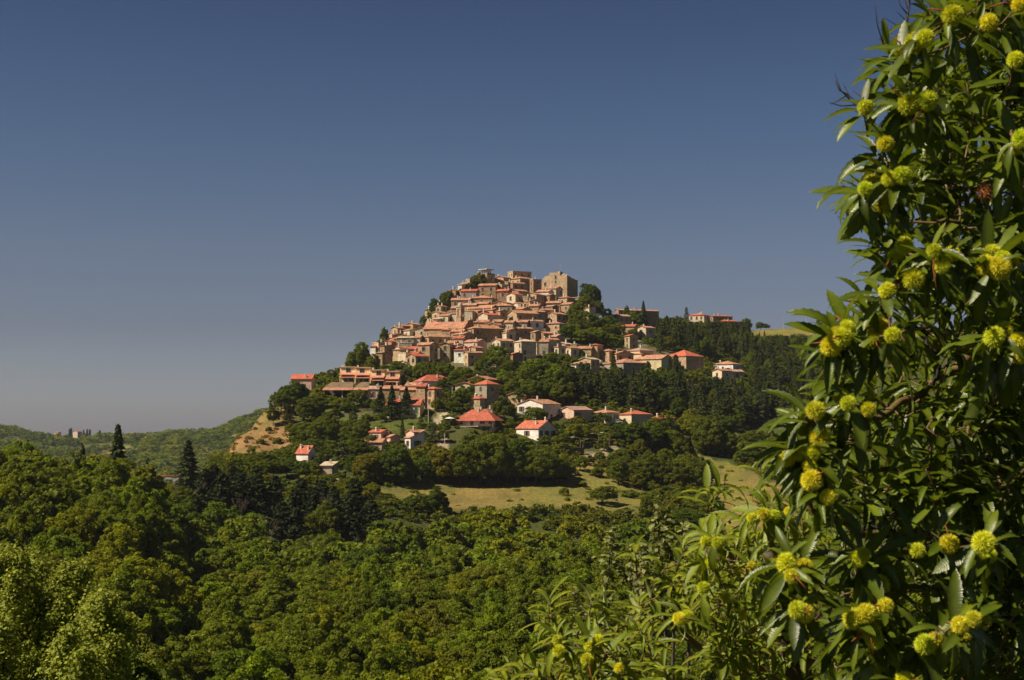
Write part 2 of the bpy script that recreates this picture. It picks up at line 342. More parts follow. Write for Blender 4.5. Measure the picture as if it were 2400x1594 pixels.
mk = inpoly(wU, wV, POLY['straw'][2]) & vis; CG[mk, :3] = PC['sand']
far = (RR > 1100); CG[far, :3] = (.07, .072, .024)
patch = far & (vnoise(XX / 60, YY / 60, 9) > .80); CG[patch, :3] = (.20, .17, .06)
na, nr = XX.shape
verts = np.stack([XX, YY, ZG], -1).reshape(-1, 3)
i, j = np.meshgrid(np.arange(na - 1), np.arange(nr - 1), indexing='ij')
fc = np.stack([i * nr + j, i * nr + j + 1, (i + 1) * nr + j + 1, (i + 1) * nr + j], -1).reshape(-1, 4)[:, ::-1]
m, N, L, P = mat('ground_cover')
va = N.new('ShaderNodeVertexColor'); va.layer_name = 'cover'; oc = coords(N, L)
a = rampn(N, [(.3, (.58, .68, .7)), (.5, (1, 1, 1)), (.72, (1.32, 1.2, 1.1))]); L.new(noise(N, L, .12, 8, coords(N, L, 'Object', (1, .45, 1)), .65), a.inputs[0])
b_ = rampn(N, [(.3, (.65, .68, .66)), (.7, (1.32, 1.28, 1.25))]); L.new(noise(N, L, 1.1, 6, oc), b_.inputs[0])
gm = rampn(N, [(.45, (0, 0, 0)), (.62, (1, 1, 1))]); L.new(noise(N, L, .05, 5, coords(N, L, 'Object', (1, .3, 1))), gm.inputs[0])
x = mix(N, L, mix(N, L, va.outputs['Color'], a.outputs[0]), b_.outputs[0])
x = mix(N, L, x, mix(N, L, x, (.78, .98, .75)), gm.outputs[0], 'MIX')
L.new(x, P.inputs['Base Color']); P.inputs['Roughness'].default_value = .95; P.inputs['Specular IOR Level'].default_value = .1
bp = N.new('ShaderNodeBump'); bp.inputs['Strength'].default_value = .8; bp.inputs['Distance'].default_value = .5; L.new(noise(N, L, .9, 8, oc, .7), bp.inputs['Height']); L.new(bp.outputs[0], P.inputs['Normal'])
g = mesh_obj('ground', verts, fc, m, smooth_=True); tag(g, kind='structure')
ca = g.data.color_attributes.new('cover', 'FLOAT_COLOR', 'POINT'); ca.data.foreach_set('color', CG.reshape(-1))

# ------------------------------------------------------------------ houses
WALL = {'t': ((.45, .33, .21), 1, 'tan stone'), 'b': ((.32, .215, .135), 1, 'brown stone'), 'g': ((.30, .265, .215), .6, 'grey rendered'), 'p': ((.60, .50, .37), .25, 'pale plastered'),
        'w': ((.78, .74, .66), .05, 'white'), 'y': ((.66, .54, .33), .08, 'yellow'), 'k': ((.62, .42, .34), .1, 'pink'), 's': ((.54, .45, .33), 1, 'pale stone')}
ROOF = {'o': ((.42, .195, .110), .9, 'weathered orange'), 'r': ((.42, .112, .062), .6, 'bright red'), 'd': ((.40, .225, .155), .7, 'dull brown'), 'c': ((.55, .42, .30), .5, 'pale')}
win_mesh = {}
def make_window(kind):
    if kind in win_mesh: return win_mesh[kind]
    b = MB(); wd, h = {'small': (.8, 1.0), 'tall': (1.1, 1.75), 'green': (1.1, 1.75), 'brown': (1.1, 1.7), 'arch': (1.5, 1.6), 'door': (1.2, 2.2), 'shut': (1.1, 1.7), 'wide': (1.7, 1.4), 'gdoor': (2.6, 2.4), 'balc': (1.1, 2.1)}[kind]
    # surround: four bars proud of the wall, pane between them, sill below
    t, dpt = .13, .09
    b.box(-wd/2-t, -wd/2, -dpt, .03, -h/2, h/2, 1).box(wd/2, wd/2+t, -dpt, .03, -h/2, h/2, 1)
    b.box(-wd/2-t, wd/2+t, -dpt-.004, .03, h/2, h/2+t, 1).box(-wd/2-t-.06, wd/2+t+.06, -dpt-.07, .03, -h/2-t, -h/2, 1)
    if kind == 'arch':
        n = 8
        pts = [(-wd/2, -.035, h/2+t)] + [(wd/2*-cos(pi*k/n), -.035, h/2+t+wd*.32*sin(pi*k/n)) for k in range(1, n)] + [(wd/2, -.035, h/2+t)]
        b.add(pts, [tuple(range(len(pts)))][::1], 0)
    if kind == 'shut': b.box(-wd/2-t-.55, -wd/2-t-.01, -.06, .03, -h/2, h/2, 3).box(wd/2+t+.01, wd/2+t+.55, -.06, .03, -h/2, h/2, 3)
    pm = {'green': 2, 'gdoor': 2, 'brown': 3, 'door': 3}.get(kind, 0)
    b.box(-wd/2, wd/2, -.035, .03, -h/2, h/2, pm)
    if kind in ('tall', 'wide', 'balc'): b.box(-.03, .03, -.05, .0, -h/2, h/2, 1)
    o = b.build('window', [M_GLASS, M_SURR, M_SHG, M_SHB]); me = o.data; bpy.data.objects.remove(o)
    win_mesh[kind] = (me, wd, h); return win_mesh[kind]
def add_window(parent, kind, x, y, z, rz, name=None, label=None):
    me, wd, h = make_window(kind)
    o = bpy.data.objects.new(name or ('door' if kind in ('door', 'gdoor') else 'window'), me); COL.objects.link(o); o.parent = parent
    o.location = (x, y, z); o.rotation_euler = (0, 0, rz)
    if label: o['label'] = label
    return o
def frame_at(u, r):
    a = azim(u); c = Vector((-sin(a), -cos(a), 0)); rt = Vector((cos(a), -sin(a), 0)); return c, rt
FOOT = []
def box_frame(ul, uc, ur, ve, vbh, alpha=None, minw=4.5, mind=7.6, rr=None):
    """place a body by its near corner: returns empty origin, heading, widths, eave height above origin"""
    pl, pr = max(uc - ul, .5), max(ur - uc, .5)
    if alpha is None: alpha = min(max(atan2(pr, pl), radians(12)), radians(66))
    p = hit(uc, vbh)
    r = rr or hypot(p.x, p.y)
    C = at(uc, ve, r); gz = height(C.x, C.y)
    k = K * r * 1.0
    wl = max(pl * k / cos(alpha), minw if alpha > radians(40) else 2.5); wr = max(pr * k / sin(alpha), mind if alpha < radians(35) else minw)
    if pl * k / cos(alpha) < minw and alpha <= radians(40): wl = pl * k / cos(alpha)
    c, rt = frame_at(uc, r)
    nR = c * sin(alpha) + rt * cos(alpha); nL = c * cos(alpha) - rt * sin(alpha)
    rz = atan2(nR.y, nR.x)
    org = Vector((C.x, C.y, 0)) - nR * (wl / 2) - nL * (wr / 2)
    FOOT.append((org.x, org.y, hypot(wl, wr) / 2))
    gz = min(gz, C.z - 2.2)
    return org, rz, wl, wr, C.z, gz, r
def jit(c, s=.10):
    f = 1 + rnd.uniform(-s, s); return tuple(min(.9, x * f * (1 + rnd.uniform(-s * .4, s * .4))) for x in c)
def roof_slabs(b, kind, x0, x1, y0, y1, h, rise, ov=.36, th=.18, m=0):
    X0, X1, Y0, Y1 = x0 - ov, x1 + ov, y0 - ov, y1 + ov
    xm, ym = (x0 + x1) / 2, (y0 + y1) / 2
    sp = {'R': (y1 - y0), 'L': (x1 - x0)}.get(kind, min(x1 - x0, y1 - y0)) / 2
    dz = rise * ov / sp; e = h - dz + th; t = h + rise + th
    if kind == 'R':
        b.slab([(X0,Y0,e),(X1,Y0,e),(X1,ym,t),(X0,ym,t)], th, m); b.slab([(X1,Y1,e),(X0,Y1,e),(X0,ym+.004,t),(X1,ym+.004,t)], th, m)
    elif kind == 'L':
        b.slab([(X1,Y0,e),(X1,Y1,e),(xm,Y1,t),(xm,Y0,t)], th, m); b.slab([(X0,Y1,e),(X0,Y0,e),(xm-.004,Y0,t),(xm-.004,Y1,t)], th, m)
    elif kind == 'H':
        lx, ly = (X1 - X0) / 2, (Y1 - Y0) / 2; q = min(lx, ly)
        if lx >= ly: r0, r1 = (X0 + q, ym, t), (X1 - q, ym, t)
        else: r0, r1 = (xm, Y0 + q, t), (xm, Y1 - q, t)
        if lx == ly: r1 = (xm + .01, ym, t)
        v = [(X0,Y0,e),(X1,Y0,e),(X1,Y1,e),(X0,Y1,e), r0, r1, (X0,Y0,e-th),(X1,Y0,e-th),(X1,Y1,e-th),(X0,Y1,e-th)]
        if lx >= ly: f = [(0,1,5,4),(1,2,5),(2,3,4,5),(3,0,4)]
        else: f = [(0,1,4),(1,2,5,4),(2,3,5),(3,0,4,5)]
        b.add(v, f + [(0,6,7,1),(1,7,8,2),(2,8,9,3),(3,9,6,0),(9,8,7,6)], m)
    elif kind == 'S':
        b.slab([(X0,Y0,h+th),(X1,Y0,h+th),(X1,Y1,h+rise+th),(X0,Y1,h+rise+th)], th, m)
    else:
        b.box(x0-.15, x1+.15, y0-.15, y1+.15, h, h + .25, m)
def house(ul, uc, ur, ve, vb, kind, wall, roof, name='house', rise=None, H=None, win='auto', dens=.78, alpha=None, chim=None, label=None, group=None, cat='house', mind=7.6, deep=None, ov=.36, rr=None):
    Hh = H if H is not None else max(vb - ve, 30)
    org, rz, wl, wr, ztop, gz, r = box_frame(ul, uc, ur, ve, ve + Hh, alpha, mind=mind, rr=rr)
    if deep: 
        pass
    e = empty(name, (org.x, org.y, gz), rz)
    tag(e, label, cat, group)
    h = ztop - gz; x0, x1, y0, y1 = -wl/2, wl/2, -wr/2, wr/2
    span = {'R': wr, 'L': wl, 'H': min(wl, wr), 'S': wr, 'F': 0}[kind]
    rs = rise if rise is not None else {'S': .13 * span}.get(kind, .31 * span / 2)
    b = MB(); D = -7.0
    if kind == 'R':
        b.add([(x0,y0,D),(x1,y0,D),(x1,y1,D),(x0,y1,D),(x0,y0,h),(x1,y0,h),(x1,y1,h),(x0,y1,h),(x0,0,h+rs),(x1,0,h+rs)], [(0,1,5,4),(1,2,6,9,5),(2,3,7,6),(3,0,4,8,7)])
    elif kind == 'L':
        b.add([(x0,y0,D),(x1,y0,D),(x1,y1,D),(x0,y1,D),(x0,y0,h),(x1,y0,h),(x1,y1,h),(x0,y1,h),(0,y0,h+rs),(0,y1,h+rs)], [(0,1,5,8,4),(1,2,6,5),(2,3,7,9,6),(3,0,4,7)])
    elif kind == 'S':
        b.add([(x0,y0,D),(x1,y0,D),(x1,y1,D),(x0,y1,D),(x0,y0,h),(x1,y0,h),(x1,y1,h+rs),(x0,y1,h+rs)], [(0,1,5,4),(1,2,6,5),(2,3,7,6),(3,0,4,7),(4,5,6,7)])
    else: b.box(x0, x1, y0, y1, D, h)
    wo = b.build('wall', M_WALL, e); wc, wa, _ = WALL[wall]; wo.color = (*jit(wc), wa)
    rb = MB(); roof_slabs(rb, kind, x0, x1, y0, y1, h, rs, ov)
    ro = rb.build('roof', M_ROOF, e); rc, ra, _ = ROOF[roof]; ro.color = (*jit(rc, .09), ra)
    # windows on the two seen faces, only over the height the photo shows
    visible = max((vb - ve) * K * r, 0)
    if win:
        kinds = {'auto': ['tall', 'tall', 'small', 'brown'], 'green': ['green', 'tall'], 'arch': ['arch'], 'brown': ['brown'], 'small': ['small'], 'tall': ['tall', 'shut', 'shut'] if wall in 'wkyp' else ['tall']}[win]
        rows = min(int((visible + .8) / 2.9), 5)
        for face, wd in ((0, wl), (1, wr)):
            if (face == 0 and uc - ul < 5) or (face == 1 and ur - uc < 6): continue
            n = int((wd - .6) / 2.9); n = min(n, 8)
            if n < 1: continue
            skew = [rnd.random() < dens for _ in range(n)]
            if not any(skew) and rows: skew[rnd.randrange(n)] = True
            for q in range(rows):
                z = h - 1.75 - 2.9 * q
                for i_ in range(n):
                    if not skew[i_] or rnd.random() < .12: continue
                    t = -wd/2 + wd * (i_ + .5) / n + rnd.uniform(-.25, .25); kd = rnd.choice(kinds)
                    if face == 0: add_window(e, kd, t, y0, z, 0)
                    else: add_window(e, kd, x1, t, z, pi / 2)
    nch = rnd.choice([0, 1, 1, 2]) if chim is None else chim
    for _ in range(nch):
        cx, cy = rnd.uniform(x0 + .6, x1 - .6), rnd.uniform(y0 + .6, y0 + (y1 - y0) * .55)
        if kind == 'R': zz = h + rs * (1 - abs(cy) / (wr / 2))
        elif kind == 'L': zz = h + rs * (1 - abs(cx) / (wl / 2))
        elif kind == 'H': zz = h + rs * max(0, 1 - max(abs(cx) - max(0, (wl-wr)/2), abs(cy) - max(0, (wr-wl)/2)) / (min(wl, wr) / 2))
        elif kind == 'S': zz = h + rs * (cy - y0) / wr
        else: zz = h
        cb = MB().box(cx-.28, cx+.28, cy-.28, cy+.28, zz-.3, zz+1.15).box(cx-.38, cx+.38, cy-.38, cy+.38, zz+1.15, zz+1.28, 0).box(cx-.2, cx+.2, cy-.2, cy+.2, zz+1.28, zz+1.42, 1)
        cb.build('chimney', [M_CHIM, M_ROOF], ro)
    e['_n'] = 0; del e['_n']
    return e, (x0, x1, y0, y1, h, r, wo, ro)

VILLAGE = {
 'top row of village': """
1113 1128 1131 646 658 R t o
1130 1142 1160 643 655 L t o
1122 1182 1188 659 675 L b o
1161 1180 1197 650 664 L t o
1174 1219 1262 652 686 H t o small
1245 1250 1266 655 682 F b c
1096 1101 1113 654 678 F g c none
1080 1100 1104 666 679 R p o
1073 1082 1086 667 673 S w c none
1270 1303 1319 676 690 R p o
1257 1286 1296 683 690 R w o
1183 1191 1195 661 680 F t c
1198 1202 1230 664 678 L b o
1167 1176 1190 667 680 F t c
""",
 'second row from top': """
1080 1116 1121 682 697 R g r
1053 1068 1082 681 690 L b d
1066 1080 1092 684 696 L t o
1121 1162 1165 669 702 R b o tall
1035 1051 1072 694 717 L t o small
1164 1190 1194 682 706 R b r tall
1196 1215 1238 682 690 L b o
1187 1208 1226 690 707 L p r
1225 1238 1242 695 705 F t c
1232 1257 1276 690 708 L t o
1277 1288 1298 692 702 R b d
1306 1329 1343 697 712 H t o small
1343 1358 1368 697 716 S b c small
1023 1031 1036 711 717 L t o
1371 1380 1392 713 721 L b o
1372 1381 1390 721 729 S p o
""",
 'third row from top': """
1057 1100 1104 703 714 R b o
1102 1153 1166 698 712 H b o
1156 1188 1203 710 716 L b o
1203 1215 1234 712 722 L p o
1235 1242 1270 706 722 R t o
1280 1313 1315 710 726 R b o
1315 1336 1346 713 756 R t o small
1120 1143 1146 712 718 R b o
1084 1115 1118 715 722 R t d
1163 1200 1203 716 727 H g o
1240 1262 1266 717 724 R t o
1285 1295 1304 718 728 R b d
1020 1034 1045 718 732 L t d
1057 1075 1080 722 732 R b d
""",
 'fourth row from top': """
996 1010 1028 727 745 L t d small
1092 1150 1172 722 733 R t o
1088 1107 1110 729 734 F p c none
1134 1155 1171 726 737 R t o
1202 1225 1240 724 731 R t o
1262 1270 1299 727 741 L b o
1250 1255 1278 731 755 L g o
1012 1030 1048 733 745 L t d
1159 1172 1189 729 745 R t o
1189 1211 1262 734 753 L t o
1280 1305 1328 736 756 L t o
1120 1140 1144 730 738 L b o
1029 1050 1061 740 752 R p o green
1059 1069 1073 735 750 S p d
1121 1143 1172 738 748 L p r
""",
 'row at the belfry foot': """
1015 1028 1030 748 754 S w c none
1088 1094 1122 753 764 R b o
1110 1143 1150 755 765 R b o
1135 1158 1162 757 763 L p o
1155 1175 1178 754 760 R t o
1177 1202 1206 756 765 R p o small
1203 1235 1237 755 766 R g o tall
1235 1245 1274 753 766 L w o
1279 1311 1326 758 790 H t o small
1004 1018 1030 756 763 R t r
955 968 982 760 774 L t o
935 944 955 764 776 L b o
923 932 942 769 782 L t d
973 1003 1010 771 790 L p o small
950 960 973 774 790 R p o
1042 1060 1079 767 774 L t o
""",
 'row below the church': """
1138 1170 1183 762 768 L t o
1085 1110 1183 769 806 H b o tall
1174 1192 1222 774 796 R b o small
1216 1218 1248 770 789 L b o
1183 1187 1196 780 792 S p c
1247 1255 1269 778 792 R b o
1268 1275 1288 781 792 L b o
1036 1055 1058 773 780 R t r
1057 1085 1088 777 785 R t o
912 922 935 784 794 L t o
918 956 962 787 799 L b o none
930 970 974 792 806 S g c tall
1062 1086 1111 783 800 R g o tall
985 1005 1060 789 804 H t o
971 984 987 791 804 R p o small
1287 1303 1312 789 799 R b d
""",
 'lowest row but one': """
911 924 936 795 806 L t o
908 918 930 801 812 L b r
889 898 906 801 812 L t o
884 887 893 803 825 F t c none
1064 1085 1088 793 801 R p r
930 965 970 804 814 F g c tall
1048 1067 1070 804 810 R t o
1087 1119 1140 801 824 R k o green
1031 1054 1058 806 848 L t o tall
979 1007 1021 808 854 R t o arch
1153 1173 1205 799 822 L s o tall
1205 1222 1257 800 847 H s c tall
1255 1258 1266 802 826 S s c
1264 1285 1287 801 836 R g o tall
1284 1287 1303 796 834 L g o tall
868 880 885 812 822 H w r
""",
 'lowest row of village': """
890 901 926 811 855 S b o small
924 937 958 815 826 L p o none
958 975 979 818 828 R b r
1054 1066 1083 809 828 R p o small
1066 1072 1100 815 826 R g o
1102 1115 1127 815 822 L t o
1303 1327 1338 806 820 L t c
1337 1352 1356 807 832 F b c small
1304 1309 1330 813 840 S p c tall
1327 1338 1352 816 840 L s o tall
915 938 962 820 852 S t o none
882 896 906 827 852 S b d none
966 979 982 829 836 R k r
947 951 955 827 840 F p c none
952 974 1006 835 860 L t r arch
1064 1088 1091 821 843 S w r small
1090 1097 1134 827 859 L t o small
1199 1202 1213 830 840 R b r
1353 1385 1388 817 832 R t o small
""",
}
def ordn(n):
    return f"{n}{'th' if 10 <= n % 100 <= 20 else {1:'st',2:'nd',3:'rd'}.get(n % 10, 'th')}"
RK = {'R': 'pitched', 'L': 'gabled', 'H': 'hipped', 'S': 'lean-to', 'F': 'flat'}
for tier, txt in VILLAGE.items():
    rows = [t.split() for t in txt.strip().split('\n')]
    rows.sort(key=lambda t: float(t[1]))
    for n, t in enumerate(rows, 1):
        ul, uc, ur, ve, vb = map(float, t[:5]); wn = t[8] if len(t) > 8 else 'auto'
        wn = None if wn == 'none' else wn
        lab = f"{WALL[t[6]][2]} house, {ROOF[t[7]][2]} {RK[t[5]]} roof, {ordn(n)} from left in {tier}"
        house(ul, uc, ur, ve, vb, t[5], t[6], t[7], name='stone_house' if t[6] in 'tbgs' else 'village_house', win=wn, label=lab, group='houses packed on the village hill')
LOWER = [
 (1190,1202,1246,636,648,'F','t','c',dict(name='stone_house', rr=724, win='small', dens=.5, chim=0, label='flat-topped stone block rising behind the largest hipped roof of the summit')),
 (992,1085,1092,770,780,'R','t','o',dict(rise=3.6, mind=19, win=None, chim=0, name='church', cat='church', label='church nave under a very large tiled roof beside the bell tower')),
 (1441,1450,1545,727,746,'L','b','o',dict(name='long_house', label='long stone house on the ridge with a tall fir tree before it', win='small', dens=.4)),
 (1434,1450,1478,741,754,'L','t','d',dict(name='stone_house', label='small gabled stone house just under the long ridge house')),
 (1456,1487,1491,765,776,'R','t','r',dict(name='stone_house', label='small house with red and brown roof among trees below the ridge')),
 (1493,1514,1535,768,796,'L','p','o',dict(name='village_house', win='green', label='tall pale house with green shutters beside the dark fir wood')),
 (1467,1476,1490,787,814,'R','t','r',dict(name='stone_house', label='narrow house in shade at the bend of the upper road')),
 (1615,1650,1664,738,750,'H','p','r',dict(name='villa', label='ridge villa half hidden behind tree tops, red hipped roof')),
 (1665,1671,1716,741,757,'H','b','r',dict(name='villa', label='brown villa with low red roof highest on the right ridge')),
 (1680,1690,1731,753,764,'H','b','r',dict(name='villa', label='lower wing with wide red roof in front of brown ridge villa')),
 (1386,1400,1405,808,846,'H','t','r',dict(name='tower_house', win=None, chim=0, label='square tower house with pointed red hipped roof right of the village')),
 (1337,1350,1384,852,868,'H','w','o',dict(name='village_house', label='low white house under pink hipped roof at the wood edge')),
 (1358,1385,1400,842,856,'L','t','c',dict(name='stone_house', label='brown gabled house with pale roof edge below the tower house')),
 (1410,1428,1444,822,846,'H','t','o',dict(name='stone_house', win='small', label='tan house at the left end of the eastern cluster')),
 (1427,1445,1485,829,845,'R','t','o',dict(name='stone_house', label='house with a dark shaded gable in the eastern cluster')),
 (1467,1500,1532,821,828,'H','p','d',dict(name='village_house', label='wide hipped roof standing highest in the eastern cluster')),
 (1470,1503,1524,829,840,'H','y','o',dict(name='village_house', win='tall', label='cream banded house at the centre of the eastern cluster', H=24)),
 (1487,1550,1577,841,850,'R','y','o',dict(name='long_house', label='long low cream house in front of the cream banded house')),
 (1416,1461,1520,850,866,'H','g','o',dict(name='long_house', win=None, label='long grey-walled house lowest in the eastern cluster')),
 (1560,1608,1648,834,858,'H','t','r',dict(name='stone_house', win=None, rise=3.0, label='large dark house with bright orange-red hipped roof by the fir wood')),
 (1673,1718,1738,853,866,'H','w','o',dict(name='village_house', label='white house with long tiled roof alone in the fir wood')),
 (1670,1692,1714,869,880,'L','p','o',dict(name='village_house', label='low annex left in front of white fir wood house')),
 (1700,1714,1742,871,890,'L','s','d',dict(name='stone_house', win='brown', label='gabled grey stone house right in front of white fir wood house')),
 (683,730,734,888,905,'R','k','r',dict(name='villa', win='tall', label='pink villa with red roof behind the pines at the western brow', rise=1.8)),
 (897,936,940,911,932,'R','b','o',dict(name='stone_house', win='small', H=24, label='low stone wing behind the two tall firs')),
 (939,975,978,914,938,'R','t','o',dict(name='stone_house', win='small', H=24, label='low stone wing joining the tall stone farmhouse on its left')),
 (950,972,976,904,912,'R','p','o',dict(name='village_house', win=None, label='small roof above the stone wings behind the firs')),
 (975,996,999,906,958,'R','t','r',dict(name='stone_house', win='arch', dens=.5, label='tall stone farmhouse with an arched window at the top of the lane')),
 (996,1018,1035,911,961,'H','t','r',dict(name='stone_house', win='brown', label='square stone house with brown shutters beside the pale lane')),
 (905,984,988,949,978,'R','y','r',dict(name='farmhouse', win='green', dens=.8, label='long yellow farmhouse with green doors behind two firs', rise=2.2)),
 (970,990,1066,893,903,'H','w','r',dict(name='villa', win=None, label='low white house with very wide orange-red roof in the trees', rise=2.4)),
 (1097,1142,1168,889,902,'L','t','o',dict(name='village_house', label='tan gabled house behind the grey block house')),
 (1067,1107,1114,902,918,'L','y','r',dict(name='village_house', win='small', label='cream gabled house half covered by a round tree')),
 (1113,1141,1169,900,957,'H','g','r',dict(name='block_house', win='tall', dens=.35, label='tall grey block house with red hipped roof', rise=1.6)),
 (1100,1125,1140,934,957,'H','t','r',dict(name='village_house', win=None, label='small tan house with red roof above the big red villa')),
 (1122,1154,1157,960,975,'F','k','d',dict(name='shed', win=None, label='plain pinkish box shed just behind the big red villa', cat='shed')),
 (1184,1230,1247,927,955,'L','t','o',dict(name='stone_house', win='brown', dens=.5, label='stone house with brown shutters behind the big white house')),
 (1212,1272,1314,947,988,'L','w','o',dict(name='big_house', win='tall', dens=.5, label='big white gabled house with brown tiled roof above the lawn')),
 (1210,1262,1304,1004,1026,'R','w','r',dict(name='house', win='tall', dens=.7, label='white house with bright red roof in front of big white house', rise=2.6)),
 (1312,1345,1387,961,990,'L','k','d',dict(name='house', win='tall', dens=.6, label='pink gabled house with grey-brown roof right of big white house')),
 (1388,1422,1452,967,990,'H','y','o',dict(name='house', win='tall', label='yellow house with low hipped roof behind a round dark tree')),
 (1451,1480,1528,971,988,'H','p','r',dict(name='house', win=None, label='house with red hipped roof and yellow-green sapling before it')),
 (1523,1554,1582,980,992,'H','k','r',dict(name='house', win=None, label='easternmost red roofed house at the end of the lower row')),
 (866,893,914,1013,1034,'R','k','r',dict(name='house', win='tall', dens=.5, label='pink house with red roof above the dark walnut trees')),
 (893,915,938,1024,1036,'R','k','o',dict(name='annex', win=None, label='low annex with pale tiled roof joined to pink house', H=20)),
 (845,895,900,1037,1048,'R','k','o',dict(name='annex', win=None, label='long low roof in front of the pink house', H=18)),
 (953,970,994,1013,1020,'L','k','o',dict(name='house', win=None, label='pinkish upper gable of the narrow white house by the cedar', H=44, rr=None)),
 (952,962,994,1027,1058,'S','w','o',dict(name='house', win='tall', dens=.4, label='narrow white house with a lean-to tiled roof by the cedar', rise=2.6)),
 (695,722,743,1062,1082,'R','w','r',dict(name='house', win='small', label='small white house with steep red roof alone at far left', rise=2.2)),
 (752,778,781,1092,1108,'S','p','c',dict(name='shed', win=None, label='pale flat-fronted shed beside the thin cypress', cat='shed')),
]
for t in LOWER:
    kw = dict(t[8]); house(*t[:8], **kw)

# bell tower
p = at(1080, 765, 0)
org, rz, wl, wr, zt, gz, r = box_frame(1069, 1080, 1088.5, 719, 772, radians(38), minw=1.5, mind=1.5)
bt = empty('bell_tower', (org.x, org.y, gz), rz); tag(bt, 'square stone bell tower with small dome rising from the church roof', 'bell tower')
h = zt - gz; hw = wl / 2; hb = wr / 2
o = MB().box(-hw, hw, -hb, hb, -4, h - 4.6).build('shaft', M_WALL, bt); o.color = (.40, .30, .20, 1)
b = MB()
for sx_ in (-1, 1):
    for sy_ in (-1, 1): b.box(min(sx_*hw, sx_*(hw-.75)), max(sx_*hw, sx_*(hw-.75)), min(sy_*hb, sy_*(hb-.75)), max(sy_*hb, sy_*(hb-.75)), h - 4.4, h - .9)
b.box(-hw, hw, -hb, hb, h - .9, h); o = b.build('belfry', M_WALL, bt); o.color = (.42, .32, .21, 1)
o = MB().box(-hw-.22, hw+.22, -hb-.22, hb+.22, h - 4.6, h - 4.4).box(-hw-.3, hw+.3, -hb-.3, hb+.3, h, h + .25).build('cornice', M_WALL, bt); o.color = (.44, .34, .23, 1)
def lathe(prof, n=16):
    v = []; f = []
    for (rr_, zz) in prof:
        for k in range(n): v.append((rr_ * cos(2*pi*k/n), rr_ * sin(2*pi*k/n), zz))
    for i in range(len(prof) - 1):
        for k in range(n): f.append((i*n+k, i*n+(k+1)%n, (i+1)*n+(k+1)%n, (i+1)*n+k))
    return v, f
rd = min(hw, hb) * .86
v, f = lathe([(rd, h+.25), (rd, h+.7), (rd*.95, h+1.2), (rd*.72, h+1.75), (rd*.35, h+2.05), (.02, h+2.15)]); o = mesh_obj('dome', v, f, M_WALL, bt, smooth_=True); o.color = (.42, .36, .26, .5)
v, f = lathe([(.02, h-1.6), (.28, h-1.75), (.36, h-2.3), (.55, h-2.75), (.02, h-2.75)], 12); mesh_obj('bell', v, f, plain('bronze', (.12, .10, .05), .5, .5, metal=.6), bt, smooth_=True)

# castle ruin
org, rz, wl, wr, zt, gz, r = box_frame(1269, 1329, 1354.5, 650, 703, radians(26), minw=5, mind=5)
ct = empty('castle', (org.x, org.y, gz), rz); tag(ct, 'ruined square stone castle keep with broken battlements on the summit', 'castle')
h = zt - gz; s = wl / 60.0                       # metres per pixel along the lit face
prof = [(0, -4), (2, -1), (5, 2), (8, 4.5), (11, 5), (13, 5.5), (18, 6.5), (18.5, 13), (24, 13), (27, 12), (34, 12), (36, 15), (43, 15), (43, 6.5), (46, 5), (48, 7), (54, 7.5), (60, 5)]
def topz(q): return h + np.interp(q, [a for a, _ in prof], [b for _, b in prof]) * s
prof = [(a, b - 1) for a, b in prof]
n = 40; b = MB(); y0, y1, th = -wr/2, wr/2, 1.6
xs = sorted(set([a for a, _ in prof] + [60 * k / n for k in range(n + 1)]))
pts = []; last = None
for q, z in prof: pts.append((-wl/2 + q * s, h + z * s))
full = []
for (xa, za), (xb, zb) in zip(pts[:-1], pts[1:]):
    m_ = max(1, int(abs(xb - xa) / .8))
    for k in range(m_): full.append((xa + (xb - xa) * k / m_, za + (zb - za) * k / m_ + rnd.uniform(-.15, .15)))
full.append(pts[-1])
vv = []; ff = []
for (xa, za) in full: vv += [(xa, y0, -6), (xa, y0, za), (xa, y0 + th, za), (xa, y0 + th, -6)]
for k in range(len(full) - 1):
    a = 4 * k; ff += [(a, a+4, a+5, a+1), (a+1, a+5, a+6, a+2), (a+2, a+6, a+7, a+3)]
o = mesh_obj('front_wall', vv, ff, M_WALL, ct); o.color = (.44, .325, .215, 1)
vv = []; ff = []; ns = 26; sz = pts[-1][1]
for k in range(ns + 1):
    yy = y0 + .003 + (y1 - y0 - .003) * k / ns; zz = sz + .5 * s * (1 if k < 9 else -1) - 5.5 * s * k / ns + rnd.uniform(-.2, .2)
    vv += [(wl/2, yy, -6), (wl/2, yy, zz), (wl/2 - th, yy, zz), (wl/2 - th, yy, -6)]
for k in range(ns):
    a = 4 * k; ff += [(a, a+4, a+5, a+1), (a+1, a+5, a+6, a+2), (a+2, a+6, a+7, a+3)]
ff += [(0, 1, 2, 3), (4*ns, 4*ns+3, 4*ns+2, 4*ns+1)]
o = mesh_obj('side_wall', vv, ff, M_WALL, ct); o.color = (.40, .30, .20, 1)
o = MB().box(-wl/2 + th, wl/2 - th, y1 - th, y1, -6, h - 3 * s).box(-wl/2, -wl/2 + th - .01, y0 + th, y1, -6, h - 5 * s).build('rear_wall', M_WALL, ct); o.color = (.40, .30, .2, 1)
rim = MB()
for (xa, za), (xb, zb) in zip(full[:-1], full[1:]):
    if abs(xb - xa) > .3 and (xa < -wl/2 + 17 * s or xa > -wl/2 + 46 * s): rim.slab([(xa, y0 - .02, za + .25), (xb, y0 - .02, zb + .25), (xb, y0 + th + .02, zb + .25), (xa, y0 + th + .02, za + .25)], .24)
rim.build('pale_coping', M_CONC, ct)
o = MB().box(-wl/2 + 36 * s, -wl/2 + 43 * s, y0 + th + .01, y0 + th + 8 * s, -2, h + 13.4 * s).build('turret', M_WALL, ct); o.color = (.42, .31, .2, 1)
